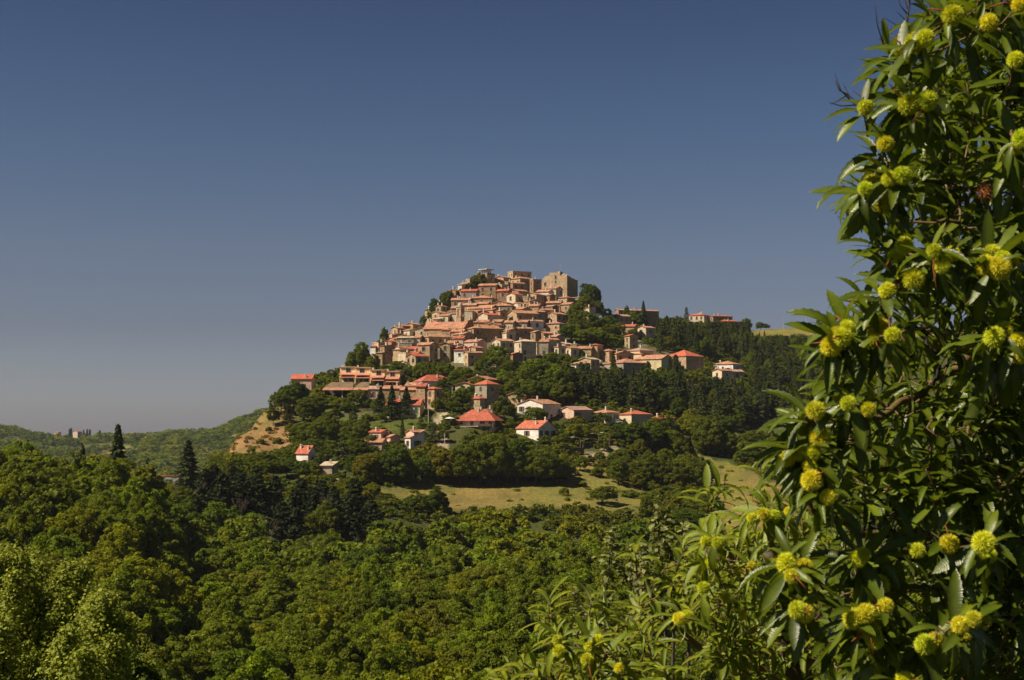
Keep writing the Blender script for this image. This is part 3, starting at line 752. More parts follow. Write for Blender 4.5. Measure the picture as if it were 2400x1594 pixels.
for q, z, kd in ((33, 1.5, 'tall'), (33, -8, 'small'), (8, -12, 'tall')): add_window(ct, kd, -wl/2 + q * s, y0, h + z * s, 0)
ms = MB().tube([(-wl/2 + 39 * s, y0 + th + 3*s, h + 13 * s), (-wl/2 + 39 * s, y0 + th + 3*s, h + 31 * s)], .05, 5).build('mast', M_GREY, ct)

# rooftop pavilion
org, rz, wl, wr, zt, gz, r = box_frame(1128, 1140, 1151, 632, 685, radians(40), minw=2, mind=2)
pv = empty('pavilion', (org.x, org.y, zt - 4.2), rz); tag(pv, 'open concrete belvedere pavilion with flat slab roof on square posts', 'pavilion')
h = 4.2
for i_, (px, py) in enumerate(((-1, -1), (1, -1), (1, 1), (-1, 1), (0, -1))):
    cx, cy = px * (wl/2 - .3), py * (wr/2 - .3); MB().box(cx-.24, cx+.24, cy-.24, cy+.24, 1.2, h).build('post', M_CONC, pv)
MB().box(-wl/2-1.1, wl/2+1.1, -wr/2-1.1, wr/2+1.1, h, h+.4).build('slab_roof', M_CONC, pv)
MB().box(-wl/2, wl/2, -wr/2, wr/2, -6, 1.2).build('base', M_WALL, pv).color = (.4, .3, .2, 1)

# terraced row of four yellow houses
for n_, (a0, a1, vt, vbt) in enumerate(((797.5, 832.5, 861, 897), (833, 868, 862, 898), (868.5, 902, 868, 903), (902.5, 937, 871, 907))):
    org, rz, wl, wr, zt, gz, r = box_frame(a0, a1, a1 + 1, vt, 905 if n_ < 2 else 910, radians(12), mind=9)
    names = ['westernmost', 'second from the west', 'third from the west', 'easternmost']
    e = empty('terraced_house', (org.x, org.y, gz), rz); tag(e, f'yellow terraced house with two tiled canopies, {names[n_]} of the row of four', 'terraced house', 'row of four yellow terraced houses')
    h = zt - gz; x0, x1, y0, y1 = -wl/2, wl/2, -wr/2, wr/2; st = h / 3.0; s = K * r
    low = h - (vbt - vt) * s; pt = low + 10.5 * s
    o = MB().box(x0, x1, y0, y1, pt, h).box(x0, x0 + .35, y0 - .9, y0 - .003, low - 5, pt + 2 * s).box(x1-.35, x1 - .02, y0 - .9, y0 - .003, low - 5, pt + 2*s).box(x0, x1, y0 + 2.6, y1 - .01, low - 6, pt).build('wall', M_WALL, e); o.color = (.86, .66, .38, .02)
    o = MB().box(x0 - .1, x1 + .12, y0 - .45, y1 + .3, h, h + .3).build('roof', M_ROOF, e); o.color = (.58, .36, .22, .4)
    for zc_ in (h - 12.5 * s, h - 19 * s):
        b = MB().slab([(x0, y0 - 1.7, zc_ - .75), (x1, y0 - 1.7, zc_ - .75), (x1, y0 - .01, zc_ + .1), (x0, y0 - .01, zc_ + .1)], .2); o = b.build('canopy', M_ROOF, e); o.color = (.50, .20, .12, .5)
    add_window(e, 'wide', rnd.uniform(-.5, .5), y0, h - 7.2 * s, 0); add_window(e, 'balc', -wl*.2, y0 + 2.6, low + 1.4, 0); add_window(e, 'gdoor', wl*.22, y0 + 2.6, low + 1.3, 0)
    MB().box(x0 + .4, x0 + 1.1, y0 + 1.0, y0 + 1.7, h + .3, h + 1.1).build('chimney', M_CHIM, o)
# stone garages with open fronts below them
for n_, (a0, a1, vt, vbt, lab) in enumerate(((759, 824, 914, 931, 'long open garage with brown tiled roof under a stone bank'), (829, 861, 914, 930, 'shorter open garage right of the long one'))):
    org, rz, wl, wr, zt, gz, r = box_frame(a0, a1, a1 + 1, vt, 934, radians(12), mind=7)
    e = empty('garage', (org.x, org.y, gz), rz); tag(e, lab, 'garage')
    h = zt - gz; x0, x1, y0, y1 = -wl/2, wl/2, -wr/2, wr/2
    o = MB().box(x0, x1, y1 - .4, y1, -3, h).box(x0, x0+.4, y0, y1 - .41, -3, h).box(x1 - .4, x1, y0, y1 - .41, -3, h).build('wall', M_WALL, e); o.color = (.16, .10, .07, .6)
    b = MB()
    for k in range(1, 3): b.box(x0 + wl*k/3 - .15, x0 + wl*k/3 + .15, y0, y0 + .3, -3, h)
    b.build('post', M_CONC, e) if n_ == 0 else MB().box(-.15, .15, y0, y0+.3, -3, h).build('post', M_CONC, e)
    o = MB().slab([(x0-.3, y0-.8, h+.05), (x1+.3, y0-.8, h+.05), (x1+.3, y0+1.5, h+.9), (x0-.3, y0+1.5, h+.9)], .2).build('roof', M_ROOF, e); o.color = (.40, .18, .11, .6)
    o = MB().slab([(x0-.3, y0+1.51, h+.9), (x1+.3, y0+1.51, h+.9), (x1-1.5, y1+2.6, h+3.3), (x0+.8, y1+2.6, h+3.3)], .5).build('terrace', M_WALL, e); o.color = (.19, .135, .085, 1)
house(861, 888, 892, 912, 932, 'R', 'k', 'd', name='garage', win='brown', H=24, label='small reddish outbuilding at the right end of the garages', cat='outbuilding')

# big red villa with balcony
e, (x0, x1, y0, y1, h, r, wo, ro) = house(1072, 1156, 1166, 981, 1014, 'H', 'p', 'r', name='villa', win=None, alpha=radians(20), rise=3.0, ov=1.1, chim=2, label='large villa with bright red hipped roof and wooden balcony above tree row')
s = K * r
MB().box(x0 - 1.6, x1 + .3, y0 - 1.6, y0 - .01, h - 19*s, h - 17.6*s).build('balcony', M_CONC, e)
b = MB()
for k in range(30): xx = x0 - 1.5 + (x1 - x0 + 1.6) * k / 29; b.box(xx - .05, xx + .05, y0 - 1.55, y0 - 1.5, h - 17.6*s, h - 13.5*s)
b.box(x0 - 1.55, x1 + .2, y0 - 1.58, y0 - 1.46, h - 13.5*s, h - 13.1*s); b.build('railing', M_SHB, e)
for t in (-.42, -.1, .2, .42): add_window(e, 'balc' if t in (-.1, .42) else 'wide', (x1 - x0) * t, y0, h - 11 * s if t in (-.1,.42) else h - 9*s, 0)
for t in (-.3, .3): add_window(e, 'gdoor', (x1 - x0) * t, y0, h - 26 * s, 0)
MB().box(x1 - 5, x1 - .2, y0 - 1.9, y0 - 1.62, h - 17.5*s, h - 12.5*s).build('balcony_panel', M_SHB, e)

# distant chapel and farm roofs on the left ridge
FARH = 0
for (ul, uc, ur, ve, vb, k_, w_, r_, lab, rr_) in ((172, 182, 191, 1012, 1021, 'L', 'p', 'r', 'tiny white chapel between cypresses on the far left ridge', 2000), (128, 136, 141, 1014, 1017, 'R', 'p', 'r', 'tiny red farm roof left of the far white chapel', 2050),
    (306, 312, 318, 1015, 1020, 'R', 'p', 'r', 'tiny farmhouse by the straw patch on the far ridge', 1950)):
    q_ = hit(uc, vb + 3, 1400, 2500); house(ul, uc, ur, ve, vb, k_, w_, r_, name='farmhouse', rr=hypot(q_.x, q_.y), win=None, chim=0, label=lab)
# footbridge wall on the far left gap
org, rz, wl, wr, zt, gz, r = box_frame(352, 420, 421, 1113, 1150, radians(12), mind=1, rr=425)
e = empty('bridge_wall', (org.x, org.y, zt - 6), rz); tag(e, 'low bridge parapet with red coping glimpsed in the gap of the left wood', 'wall')
MB().box(-wl/2, wl/2, -.3, .3, 4.7, 5.6).box(-wl/2, -wl/2+.8, -.29, .29, -4, 4.7).box(wl*.3, wl*.3+1.6, -.29, .29, -4, 4.7).box(-.4, .4, -.29, .29, -4, 4.7).build('parapet', M_CONC, e); o = MB().box(-wl/2, wl/2, -.4, .4, 5.6, 5.9).build('coping', M_ROOF, e); o.color = (.5, .15, .08, .5)

# retaining walls
def long_wall(pts, hpx, name, label, col=(.24, .19, .14)):
    b = MB(); P3 = [hit(u, v) for u, v in pts]
    for a, c in zip(P3[:-1], P3[1:]):
        hh = hpx * K * a.length; d = (c - a).normalized(); nrm = Vector((-d.y, d.x, 0)) * .25
        vs = []
        for q in (a, c): vs += [q + nrm - Vector((0, 0, 2)), q - nrm - Vector((0, 0, 2)), q - nrm + Vector((0, 0, hh)), q + nrm + Vector((0, 0, hh))]
        b.add(vs, [(0,1,2,3),(4,7,6,5),(0,4,5,1),(1,5,6,2),(2,6,7,3),(3,7,4,0)])
    o = b.build(name, M_WALL); o.color = (*col, 1); tag(o, label, 'wall', kind='thing'); return o
long_wall([(764, 975), (800, 976), (840, 976), (875, 980)], 7, 'retaining_wall', 'low stone retaining wall across the grass slope left of the firs')
long_wall([(850, 963), (890, 963), (905, 965)], 6, 'retaining_wall', 'short upper garden wall left of the yellow farmhouse')
long_wall([(1322, 1068), (1345, 1067), (1368, 1065)], 17, 'retaining_wall', 'dark stone wall beside the lamp-lit road bend', (.10, .085, .07))
long_wall([(1366, 1052), (1400, 1047), (1440, 1044)], 13, 'retaining_wall', 'dark wall behind the road lamps', (.10, .085, .07))
long_wall([(1375, 1000), (1425, 999)], 4, 'retaining_wall', 'low wall below the yellow hipped house', (.2, .16, .12))

# street lamps and poles
def lamp(u, vb, vt, side=-1, label='', thin=.07):
    p = hit(u, vb); r = hypot(p.x, p.y); h = (vb - vt) * K * r
    e = empty('street_lamp', p); tag(e, label, 'street lamp', 'lamps along the lower road')
    MB().tube([(0,0,-.5),(0,0,h*.5),(0,0,h-.3),(side*.3,0,h),(side*2.0,0,h+.25)], [thin*1.4, thin*1.2, thin, thin, thin*.8], 6).build('pole', M_METAL, e)
    MB().box(min(side*2.0, side*3.1), max(side*2.0, side*3.1), -.2, .2, h+.12, h+.36).build('lamp_head', M_WHITE, e)
lamp(1360, 1066, 1026, -1, 'leftmost of three rusty street lamps on the lower road')
lamp(1403, 1046, 1018, -1, 'middle of three rusty street lamps on the lower road')
lamp(1428, 1051, 1016, -1, 'rightmost of three rusty street lamps on the lower road')
def pole(u, vb, vt, label, m=None, rr=None):
    p = hit(u, vb); r = hypot(p.x, p.y); h = (vb - vt) * K * r
    e = empty('utility_pole', p); tag(e, label, 'pole')
    MB().tube([(0,0,-.5),(0,0,h)], [.16, .11], 7).build('shaft', m or M_CONC, e); MB().box(-.5, .5, -.06, .06, h-.6, h-.5).build('crossarm', M_GREY, e)
pole(1060, 942, 906, 'pale concrete pole between tree crowns left of the grey block house')
pole(1004, 992, 948, 'slim pole at the foot of the stone farmhouse by the lane')
pole(1042, 1052, 1016, 'pole rising in front of the tree row left end')
pole(784, 1118, 1096, 'short pole beside the pale shed at far left')
pole(411, 1140, 1093, 'thin lamp post over the bridge parapet in the left gap', M_GREY)
pole(1418, 757, 740, 'pole on the slope right of the castle trees')
pole(1890, 768, 714, 'thin mast alone on the right ridge skyline', M_GREY)
pole(1836, 768, 744, 'short thin post on the right ridge', M_GREY)

# cars
def car(u, v, rz, label, van=False, col=None):
    p = hit(u, v); e = empty('parked_van' if van else 'parked_car', p + Vector((0, 0, .1)), rz); tag(e, label, 'van' if van else 'car')
    Lc, Wc = (4.9, 1.9) if van else (4.2, 1.7)
    pr = [(-.5,.35),(-.5,.85),(-.42,.95),(-.30,1.45) if not van else (-.40,1.9),(.12,1.5) if not van else (.42,2.0),(.28,.98) if not van else (.45,1.9),(.48,.82),(.5,.4)] if not van else [(-.5,.4),(-.5,1.1),(-.40,1.25),(-.28,1.95),(.48,2.0),(.5,1.8),(.5,.4)]
    n = len(pr); vs = [(x*Lc, -Wc/2, z) for x, z in pr] + [(x*Lc, Wc/2, z) for x, z in pr]
    MB().add(vs, [tuple(range(n)), tuple(range(2*n-1, n-1, -1))] + [(i, i+n, (i+1)%n+n, (i+1)%n) for i in range(n)]).build('body', col or M_WHITE, e)
    gl = MB().box(-.30*Lc, .20*Lc, -Wc/2-.01, Wc/2+.01, 1.0 if not van else 1.3, 1.32 if not van else 1.75).build('side_window', M_CARGL, e)
    for wx in (-.32, .32):
        for wy in (-1, 1):
            v, f = lathe([(.02, -.1), (.33, -.1), (.33, .1), (.02, .1)], 14)
            v = [(wx*Lc + a, wy*Wc/2 + c, b_ + .33) for a, b_, c in v]; mesh_obj('wheel', v, f, M_TYRE, e)
car(772, 889, .2, 'white car parked by the terraced row at its left end')
car(1500, 808, .5, 'white car on the upper road bend below the pale house')
car(1404, 855, 1.3, 'white van beside the square tower house', van=True)
car(1446, 994, .1, 'white car parked beside the yellow hipped house')
car(1003, 1072, .3, 'white car under the trees below the narrow white house')
# parasol
p = hit(1054, 998); e = empty('parasol', p); tag(e, 'white garden parasol left of the big red villa', 'parasol')
v, f = lathe([(1.9, 2.5), (1.0, 2.85), (.02, 3.1)], 10); mesh_obj('canopy', v, f, M_WHITE, e); MB().tube([(0,0,-.3),(0,0,3)], .04, 6).build('pole', M_GREY, e)

# ------------------------------------------------------------------ trees
def norm(a): return a / np.maximum(np.linalg.norm(a, axis=-1, keepdims=True), 1e-9)
def quads_from(pos, nrm, size, asp=1.0, R=None, updir=None):
    """one small leaf-cluster face per point"""
    R = R or rng; n = len(pos)
    ref = R.normal(size=(n, 3)) if updir is None else updir
    a = norm(np.cross(nrm, ref)); b = np.cross(nrm, a)
    s = (size * R.uniform(.6, 1.3, n))[:, None] if np.isscalar(size) else size[:, None]
    a = a * s * .5; b = b * s * .5 * asp
    bend = nrm * s * R.uniform(-.25, .25, (n, 1))
    V = np.stack([pos - a - b, pos + a * .8 - b + bend, pos + a + b, pos - a * .8 + b - bend], 1).reshape(-1, 3)
    F = np.arange(n * 4).reshape(-1, 4)
    return V, F
def lump_crown(seed, R, Hc, z0, nl, rl, nper, size, asp=1.0, upbias=.25, inner=.12, lop=.17, pw=1.0, flat=.8):
    r = np.random.default_rng(seed)
    d = norm(r.normal(size=(nl * 3, 3))); d = d[d[:, 2] > -.55][:nl]; n = len(d)
    wob = 1 + lop * np.sin(d[:, 0] * 3 + seed) + lop * np.sin(d[:, 1] * 4 + seed * 2)
    rad = r.uniform(.55, 1.0, n) ** .6 * wob
    c = d * np.stack([rad * R, rad * R, rad * Hc / 2], 1); c[:, 2] += z0 + Hc / 2
    rr_ = r.uniform(rl[0], rl[1], n)
    li = np.repeat(np.arange(n), nper)
    dd = norm(r.normal(size=(len(li), 3)) + d[li] * .55 + np.array([0, 0, upbias]))
    sh = np.where(r.random(len(li)) < inner, r.uniform(.2, .8, len(li)), r.uniform(.82, 1.15, len(li)))
    pos = c[li] + dd * (rr_[li] * sh)[:, None] * np.array([1, 1, flat])
    nrm = norm(dd * .9 + r.normal(size=dd.shape) * .5)
    V, F = quads_from(pos, nrm, size, asp, r)
    tone = np.clip(.5 + r.normal(size=len(li)) * .16 + (r.random(n)[li] - .5) * .28, 0, 1)
    return V, F, tone
def trunk_mesh(seed, H, r0, limbs=5, hfrac=.75, bark=None):
    q = random.Random(seed); b = MB(); top = H * hfrac
    b.tube([(0,0,-1),(0,0,.3),(q.uniform(-.2,.2),q.uniform(-.2,.2),H*.25),(q.uniform(-.3,.3),q.uniform(-.3,.3),top)], [r0*1.4, r0, r0*.75, r0*.2], 7)
    for k in range(limbs):
        a = q.uniform(0, 2*pi); z = H * q.uniform(.18, .5); l = H * q.uniform(.2, .38)
        b.tube([(0,0,z),(cos(a)*l*.5,sin(a)*l*.5,z+l*.5),(cos(a)*l,sin(a)*l,z+l*.95)], [r0*.5, r0*.3, r0*.1], 5)
    o = b.build('t', [M_BARK]); me = o.data; bpy.data.objects.remove(o); return me
def crown_mesh(VFt, m):
    o = mesh_obj('c', VFt[0], VFt[1], m, attr=VFt[2]); me = o.data; bpy.data.objects.remove(o); return me
def fir_crown(seed, H, R, z0, whorls, nb, cards, size, droop=.35, asp=.45, bottom=1.0):
    r = np.random.default_rng(seed); P = []; Nn = []; U = []
    for w_ in range(whorls):
        t = w_ / whorls; z = z0 + (H - z0) * t; L = R * (1 - t) ** bottom * r.uniform(.75, 1.1) + .15
        for k in range(nb):
            a = r.uniform(0, 2 * pi); Lb = L * r.uniform(.7, 1.12); s = r.uniform(.12, 1, cards) ** .7
            x = s * Lb; zz = z + .12 * x - droop * x * s * .9 + r.normal(size=cards) * .06
            lat = r.normal(size=cards) * .10 * (Lb * .6 + .3)
            P.append(np.stack([cos(a) * x - sin(a) * lat, sin(a) * x + cos(a) * lat, zz], 1))
            Nn.append(norm(np.stack([cos(a) * .45 + r.normal(size=cards) * .35, sin(a) * .45 + r.normal(size=cards) * .35, np.full(cards, .8)], 1)))
            U.append(np.tile([-sin(a), cos(a), 0], (cards, 1)) + r.normal(size=(cards, 3)) * .3)
    P = np.concatenate(P); Nn = np.concatenate(Nn); U = np.concatenate(U)
    V, F = quads_from(P, Nn, size, asp, r, U)
    return V, F, np.clip(.5 + r.normal(size=len(P)) * .22, 0, 1)
# prototypes: (crown meshes, trunk meshes, natural height, natural width)
PT = {}
PT['b'] = dict(H=9.0, W=7.6, c=[crown_mesh(lump_crown(s, 3.4, 7.6, 1.0, 135, (.42, .85), 125, .20), M_LEAF) for s in (1, 2, 3, 4, 5, 6, 7)], t=[trunk_mesh(s, 9, .22) for s in (1, 2)])
PT['l'] = dict(H=14.0, W=12.0, c=[crown_mesh(lump_crown(s, 5.2, 13.0, .6, 230, (.7, 1.3), 105, .32, flat=.75, lop=.12), M_LEAF) for s in (11, 12, 13)], t=[trunk_mesh(s, 14, .35) for s in (5,)])
PT['s'] = dict(H=2.2, W=3.4, c=[crown_mesh(lump_crown(s, 1.35, 2.0, .1, 26, (.3, .55), 70, .24), M_LEAF) for s in (21, 22)], t=[trunk_mesh(7, 1.5, .06, 3)])
PT['f'] = dict(H=15.0, W=4.8, c=[crown_mesh(fir_crown(s, 15, 3.2, 1.6, 46, 12, 11, .5), M_NEED) for s in (31, 32, 33)], t=[trunk_mesh(8, 15, .24, 0, .97)])
PT['c'] = dict(H=12.0, W=9.5, c=[crown_mesh(fir_crown(s, 12, 4.8, 1.2, 17, 13, 24, .5, droop=.10, asp=.5, bottom=.62), M_NEED) for s in (41, 42)], t=[trunk_mesh(9, 12, .3, 0, .95)])
PT['p'] = dict(H=15.0, W=9.5, c=[crown_mesh(fir_crown(s, 15, 4.3, 1.5, 24, 11, 26, .62, droop=-.10, asp=.42, bottom=.6), M_NEED) for s in (51, 52, 53)], t=[trunk_mesh(10, 15, .28, 6, .9)])
PT['y'] = dict(H=9.0, W=1.6, c=[crown_mesh(lump_crown(61, .6, 8.6, .3, 60, (.22, .4), 50, .26), M_NEED)], t=[trunk_mesh(11, 8, .1, 0, .9)])
TINT = {'deep green': (.42, .50, .55), 'mid green': (1.0, 1.0, 1.0), 'yellow-green': (1.42, 1.22, .85), 'dark green': (.68, .80, .95), 'olive': (1.12, .98, 1.3), 'bright green': (1.15, 1.25, .8), 'grey-green': (1.25, 1.15, 2.2), 'brownish green': (1.30, .98, 1.2)}
PLACED = []
def tree(kind, p, h, w=None, tint='mid green', label=None, cat='tree', group=None, name=None, rz=None, real=True):
    T = PT[kind]; name = name or {'b': 'broadleaf_tree', 'l': 'broadleaf_tree', 's': 'shrub', 'f': 'fir_tree', 'c': 'cedar_tree', 'p': 'pine_tree', 'y': 'cypress'}[kind]
    e = empty(name, p, rnd.uniform(0, 2 * pi) if rz is None else rz); tag(e, label, cat, group)
    sz = h / T['H']; sw = (w / T['W']) if w else sz * rnd.uniform(.88, 1.12); e.scale = (sw, sw, sz)
    cme = T['c'][rnd.randrange(len(T['c']))]; c = bpy.data.objects.new('crown', cme); COL.objects.link(c); c.parent = e
    t = bpy.data.objects.new('trunk', T['t'][rnd.randrange(len(T['t']))]); COL.objects.link(t); t.parent = e
    tc = TINT[tint]; f = rnd.uniform(.90, 1.14) * (1 if name == 'woodland_tree' else .80); c.color = (tc[0] * f, tc[1] * f, tc[2] * f, 1)
    PLACED.append((p[0], p[1], (w or T['W'] * sz) / 2)); return e

# trees picked out one by one around the village: column, base row, height and width in rows, kind, tint
KN = {'k': 'deep green', 'b': 'mid green', 'd': 'dark green', 'g': 'bright green', 'y': 'yellow-green', 'o': 'olive', 'r': 'grey-green', 'n': 'brownish green'}
SPOTS = {
 'behind the summit roofs': "1118 672 32 32 b b;1096 684 26 26 b b;1076 694 22 22 b d;1110 676 26 24 b b",
 'on the west skyline of the village': "1046 722 46 32 b b;1022 738 38 28 b d;1010 748 26 22 b b;990 764 26 16 b b;946 792 22 20 b b;900 828 62 28 b b;893 832 34 22 b d",
 'at the west foot of the village': "845 876 72 56 b b;824 874 44 34 b b;874 884 54 34 b o;800 880 20 26 b o;778 890 24 28 b b;756 892 20 26 s o;905 882 30 40 b g;866 880 40 30 b b",
 'on the western brow': "690 968 72 72 b d;658 972 58 46 b b;722 986 58 52 b b;640 998 46 32 b b;676 992 40 26 f b;718 990 40 34 b d;745 960 40 30 b y;700 950 48 44 b b;668 960 52 40 b d",
 'on the grass terraces': "768 955 30 42 b g;797 960 28 46 b y;836 955 42 42 b b;814 966 26 34 b g;860 956 26 30 b g;784 980 25 28 b b;827 990 28 20 b d;750 975 30 26 b y;880 965 30 20 b b",
 'before the yellow farmhouse': "892 974 68 32 f d;918 982 80 34 f d;952 978 72 34 f d;896 990 24 20 b b;943 1026 50 13 f b;860 985 14 30 s b;878 985 12 20 s y",
 'on the slope under the western terraces': "700 1030 38 44 b b;728 1034 46 50 b b;757 1048 70 56 b b;790 1042 48 50 b b;822 1046 52 48 b b;846 1030 48 40 b b;735 1075 48 60 b d;776 1078 48 56 b b;800 1092 58 50 c r;700 1064 30 40 b o;680 1010 18 28 s o;664 1080 32 46 b b;622 1088 30 56 b b;584 1094 28 48 b o;548 1100 24 40 b b;650 1040 14 22 s y;610 1040 12 20 s y;590 1060 10 20 s o;630 1010 10 16 s o;760 1090 34 36 b b;840 1075 50 44 b b;815 1075 46 44 b g;812 1020 36 34 b b;765 1010 44 40 b b;690 1085 34 46 b b;870 1048 30 34 b b",
 'around the pale shed': "712 1121 38 40 b b;740 1121 36 34 b o;766 1136 26 40 b b;751 1104 42 7 y d;722 1115 36 44 b b;700 1120 44 50 b d;672 1118 44 50 b d;640 1122 44 56 b b;830 1118 48 44 b d;800 1125 20 26 s b;612 1124 46 50 b b",
 'in the dark row above the meadow': "868 1130 70 72 l n;925 1134 86 84 l d;898 1132 64 60 b d;998 1128 66 56 l d;1035 1133 90 74 l n;1080 1137 100 82 l b;1125 1135 114 80 l b;1168 1136 122 84 l b;1212 1135 101 80 l d;1256 1136 86 80 l b;1298 1135 72 72 l b;1322 1124 47 46 b o;1058 1120 69 60 l b;1146 1122 107 66 l d;1190 1128 100 70 l b;1236 1126 86 66 l b;1278 1126 78 60 l d;955 1132 55 46 b b;975 1128 52 44 b b",
 'around the lane and lower villas': "1018 1036 48 34 c r;986 1026 52 34 c b;1045 1014 26 18 b g;1034 1008 22 14 b g;1084 954 48 48 b g;1106 938 34 38 b d;1064 916 30 46 b d;1040 914 30 36 b d;1180 990 56 56 b b;1152 980 30 34 b b;1198 1006 24 26 b b;1258 992 42 50 b g;1216 1004 18 22 b b;1060 962 24 30 b b;1040 960 26 22 b g;1120 918 36 44 b b;1020 930 30 30 b d;1020 965 34 20 b y;1100 990 20 26 b b;1165 1008 26 24 b b;1040 1036 30 26 b y;1280 1044 24 34 b b;1300 1046 24 34 b y;1236 1042 18 30 b y;1330 1038 30 40 b b",
 'in the green belt under the old village': "905 890 26 34 b g;935 876 32 42 b b;962 886 30 38 b b;985 892 44 42 b g;1010 894 42 40 b b;1040 896 50 46 b b;1064 900 32 36 b g;1090 898 36 42 b b;1116 896 32 36 b b;1142 902 56 44 c r;1166 874 66 60 b b;1150 866 50 40 b d;1192 882 38 42 b o;1216 876 30 44 b b;1180 906 42 42 b g;1206 914 48 46 b b;1234 900 34 38 b g;1130 880 44 34 b b;1290 856 34 34 b b;1312 856 28 30 b b;1345 878 20 30 b b;925 900 26 30 b b;948 902 24 30 b y;1080 908 26 30 b b;1225 892 34 36 b b;1258 886 30 34 b b;1180 888 34 40 b d;1000 880 30 30 b o;1020 878 30 26 b b;900 896 20 26 b y",
 'in the tall clump right of the block house': "1262 930 92 80 l g;1300 934 84 74 l g;1334 916 66 52 b b;1240 944 56 50 b b;1205 940 50 46 b b;1222 950 40 44 b d;1285 944 60 56 b d;1320 950 60 60 b b;1180 935 34 40 b b;1355 912 40 44 b b",
 'beside the castle': "1385 724 66 46 b d;1368 736 46 40 b b;1402 750 44 38 b d;1350 745 36 34 b g;1344 768 54 42 b b;1374 780 58 52 b b;1402 784 46 44 b b;1426 778 40 36 b d;1442 796 40 40 b b;1340 802 46 42 b g;1368 812 46 50 b g;1408 816 44 50 b g;1444 822 38 38 b g;1322 800 36 30 b d;1422 752 28 28 b d;1436 762 24 24 b b;1466 806 26 24 b b;1395 804 40 40 b y;1355 790 44 44 b b;1362 844 26 24 b d;1385 790 44 40 b b;1420 800 40 36 b b;1482 800 30 26 b b;1480 756 26 30 b g;1390 700 30 34 b d",
 'on the ridge skyline': "1508 766 62 20 f d;1490 764 34 36 b g;1524 770 32 26 b b;1466 736 20 16 b d;1609 748 30 22 c r;1750 772 26 30 b b;1782 772 18 20 b d;1796 772 14 14 b d;1930 772 34 34 b d;2030 768 42 54 b d;1634 772 14 24 b b;1600 762 20 26 b b;1575 766 22 28 b b;1550 768 24 26 b d;1700 784 16 30 b b;1730 780 14 26 b b",
 'around the lower lamps': "1352 1040 52 54 b y;1415 994 28 38 b d;1478 982 20 18 b g;1480 1044 56 66 l d;1525 1050 58 70 l d;1568 1052 46 60 l b;1620 1046 82 66 b y;1662 1068 88 74 l b;1700 1072 60 54 b b;1498 1070 40 40 b y;1407 1084 26 30 b b;1382 1034 30 30 b b;1340 1056 16 26 s y;1590 1070 44 46 b b;1450 1040 44 46 b d;1545 1030 56 60 b b;1320 1062 26 34 b y",
 'in the thicket right of the meadow': "1450 1136 60 50 b b;1500 1130 54 54 b b;1542 1138 72 56 b b;1584 1146 66 60 b b;1632 1150 78 56 b b;1604 1120 60 54 b o;1656 1142 70 46 b d;1464 1104 38 38 b b;1360 1104 36 32 b b;1332 1114 30 34 b o;1397 1118 22 34 s b;1321 1160 17 26 s b;1363 1140 12 24 s y;1415 1106 32 36 b o;1436 1092 30 34 b b;1520 1106 50 46 b b;1560 1104 50 46 b b;1480 1166 18 44 s b;1524 1174 20 50 s b;1566 1180 18 50 s b;1380 1090 24 30 b o;1430 1120 24 30 s y;1495 1146 34 40 b y;1600 1176 24 44 s b;1635 1185 22 44 b b;1660 1180 26 40 b b",
 'on the meadow': "1413 1182 48 56 b b;962 1204 44 46 b d;1020 1210 66 58 b d;990 1208 50 50 b b;890 1126 26 34 b y;918 1132 16 40 s b;960 1133 14 40 s g;1000 1133 12 30 s g;872 1166 34 40 b y;905 1180 26 36 b b;840 1140 26 34 b b;1065 1240 34 38 b r;1110 1236 40 46 b r;1515 1224 60 40 b b;1606 1238 44 90 l d;1310 1136 14 26 s b",
 'right of the lane wood': "1644 1010 70 60 c b;1690 1030 60 60 b d;1720 1010 50 50 b b;1752 1088 50 60 b d;1835 1070 50 60 b b;1760 1050 40 50 b b;1800 1040 30 50 s b;1860 1070 40 50 b b",
 'in the left gap': "275 1120 128 62 f d;440 1166 132 66 f d;365 1196 60 60 b b;396 1200 62 56 b y;428 1202 60 56 b b;384 1168 34 40 b y;352 1182 50 50 b b;360 1153 30 30 b y;378 1151 29 30 b b;399 1155 26 26 b y;418 1218 62 60 b b;442 1228 62 60 b d;193 1080 52 9 y d;345 1104 42 9 y d;64 1060 40 9 y d;36 1064 36 8 y d",
 'in the dark pine stand': "500 1205 116 84 p k;830 1250 130 90 p k;870 1262 90 70 p k;480 1210 112 74 p k;520 1222 116 74 p k;562 1212 112 74 p k;604 1222 112 74 p k;644 1226 112 74 p k;690 1296 150 84 p k;734 1252 112 70 p k;782 1256 118 70 p k;826 1296 150 80 p k;660 1290 116 74 p k;760 1290 110 70 b b;455 1228 70 60 p k;600 1180 90 60 p k;545 1180 90 60 p k;860 1250 80 60 b b;705 1215 96 70 p k;755 1200 76 60 p k",
}
def words_kind(k, t): return {'b': 'tree', 'l': 'large tree', 's': 'low shrub', 'f': 'conical fir', 'c': 'spreading cedar', 'p': 'ragged pine', 'y': 'slim cypress'}[k]
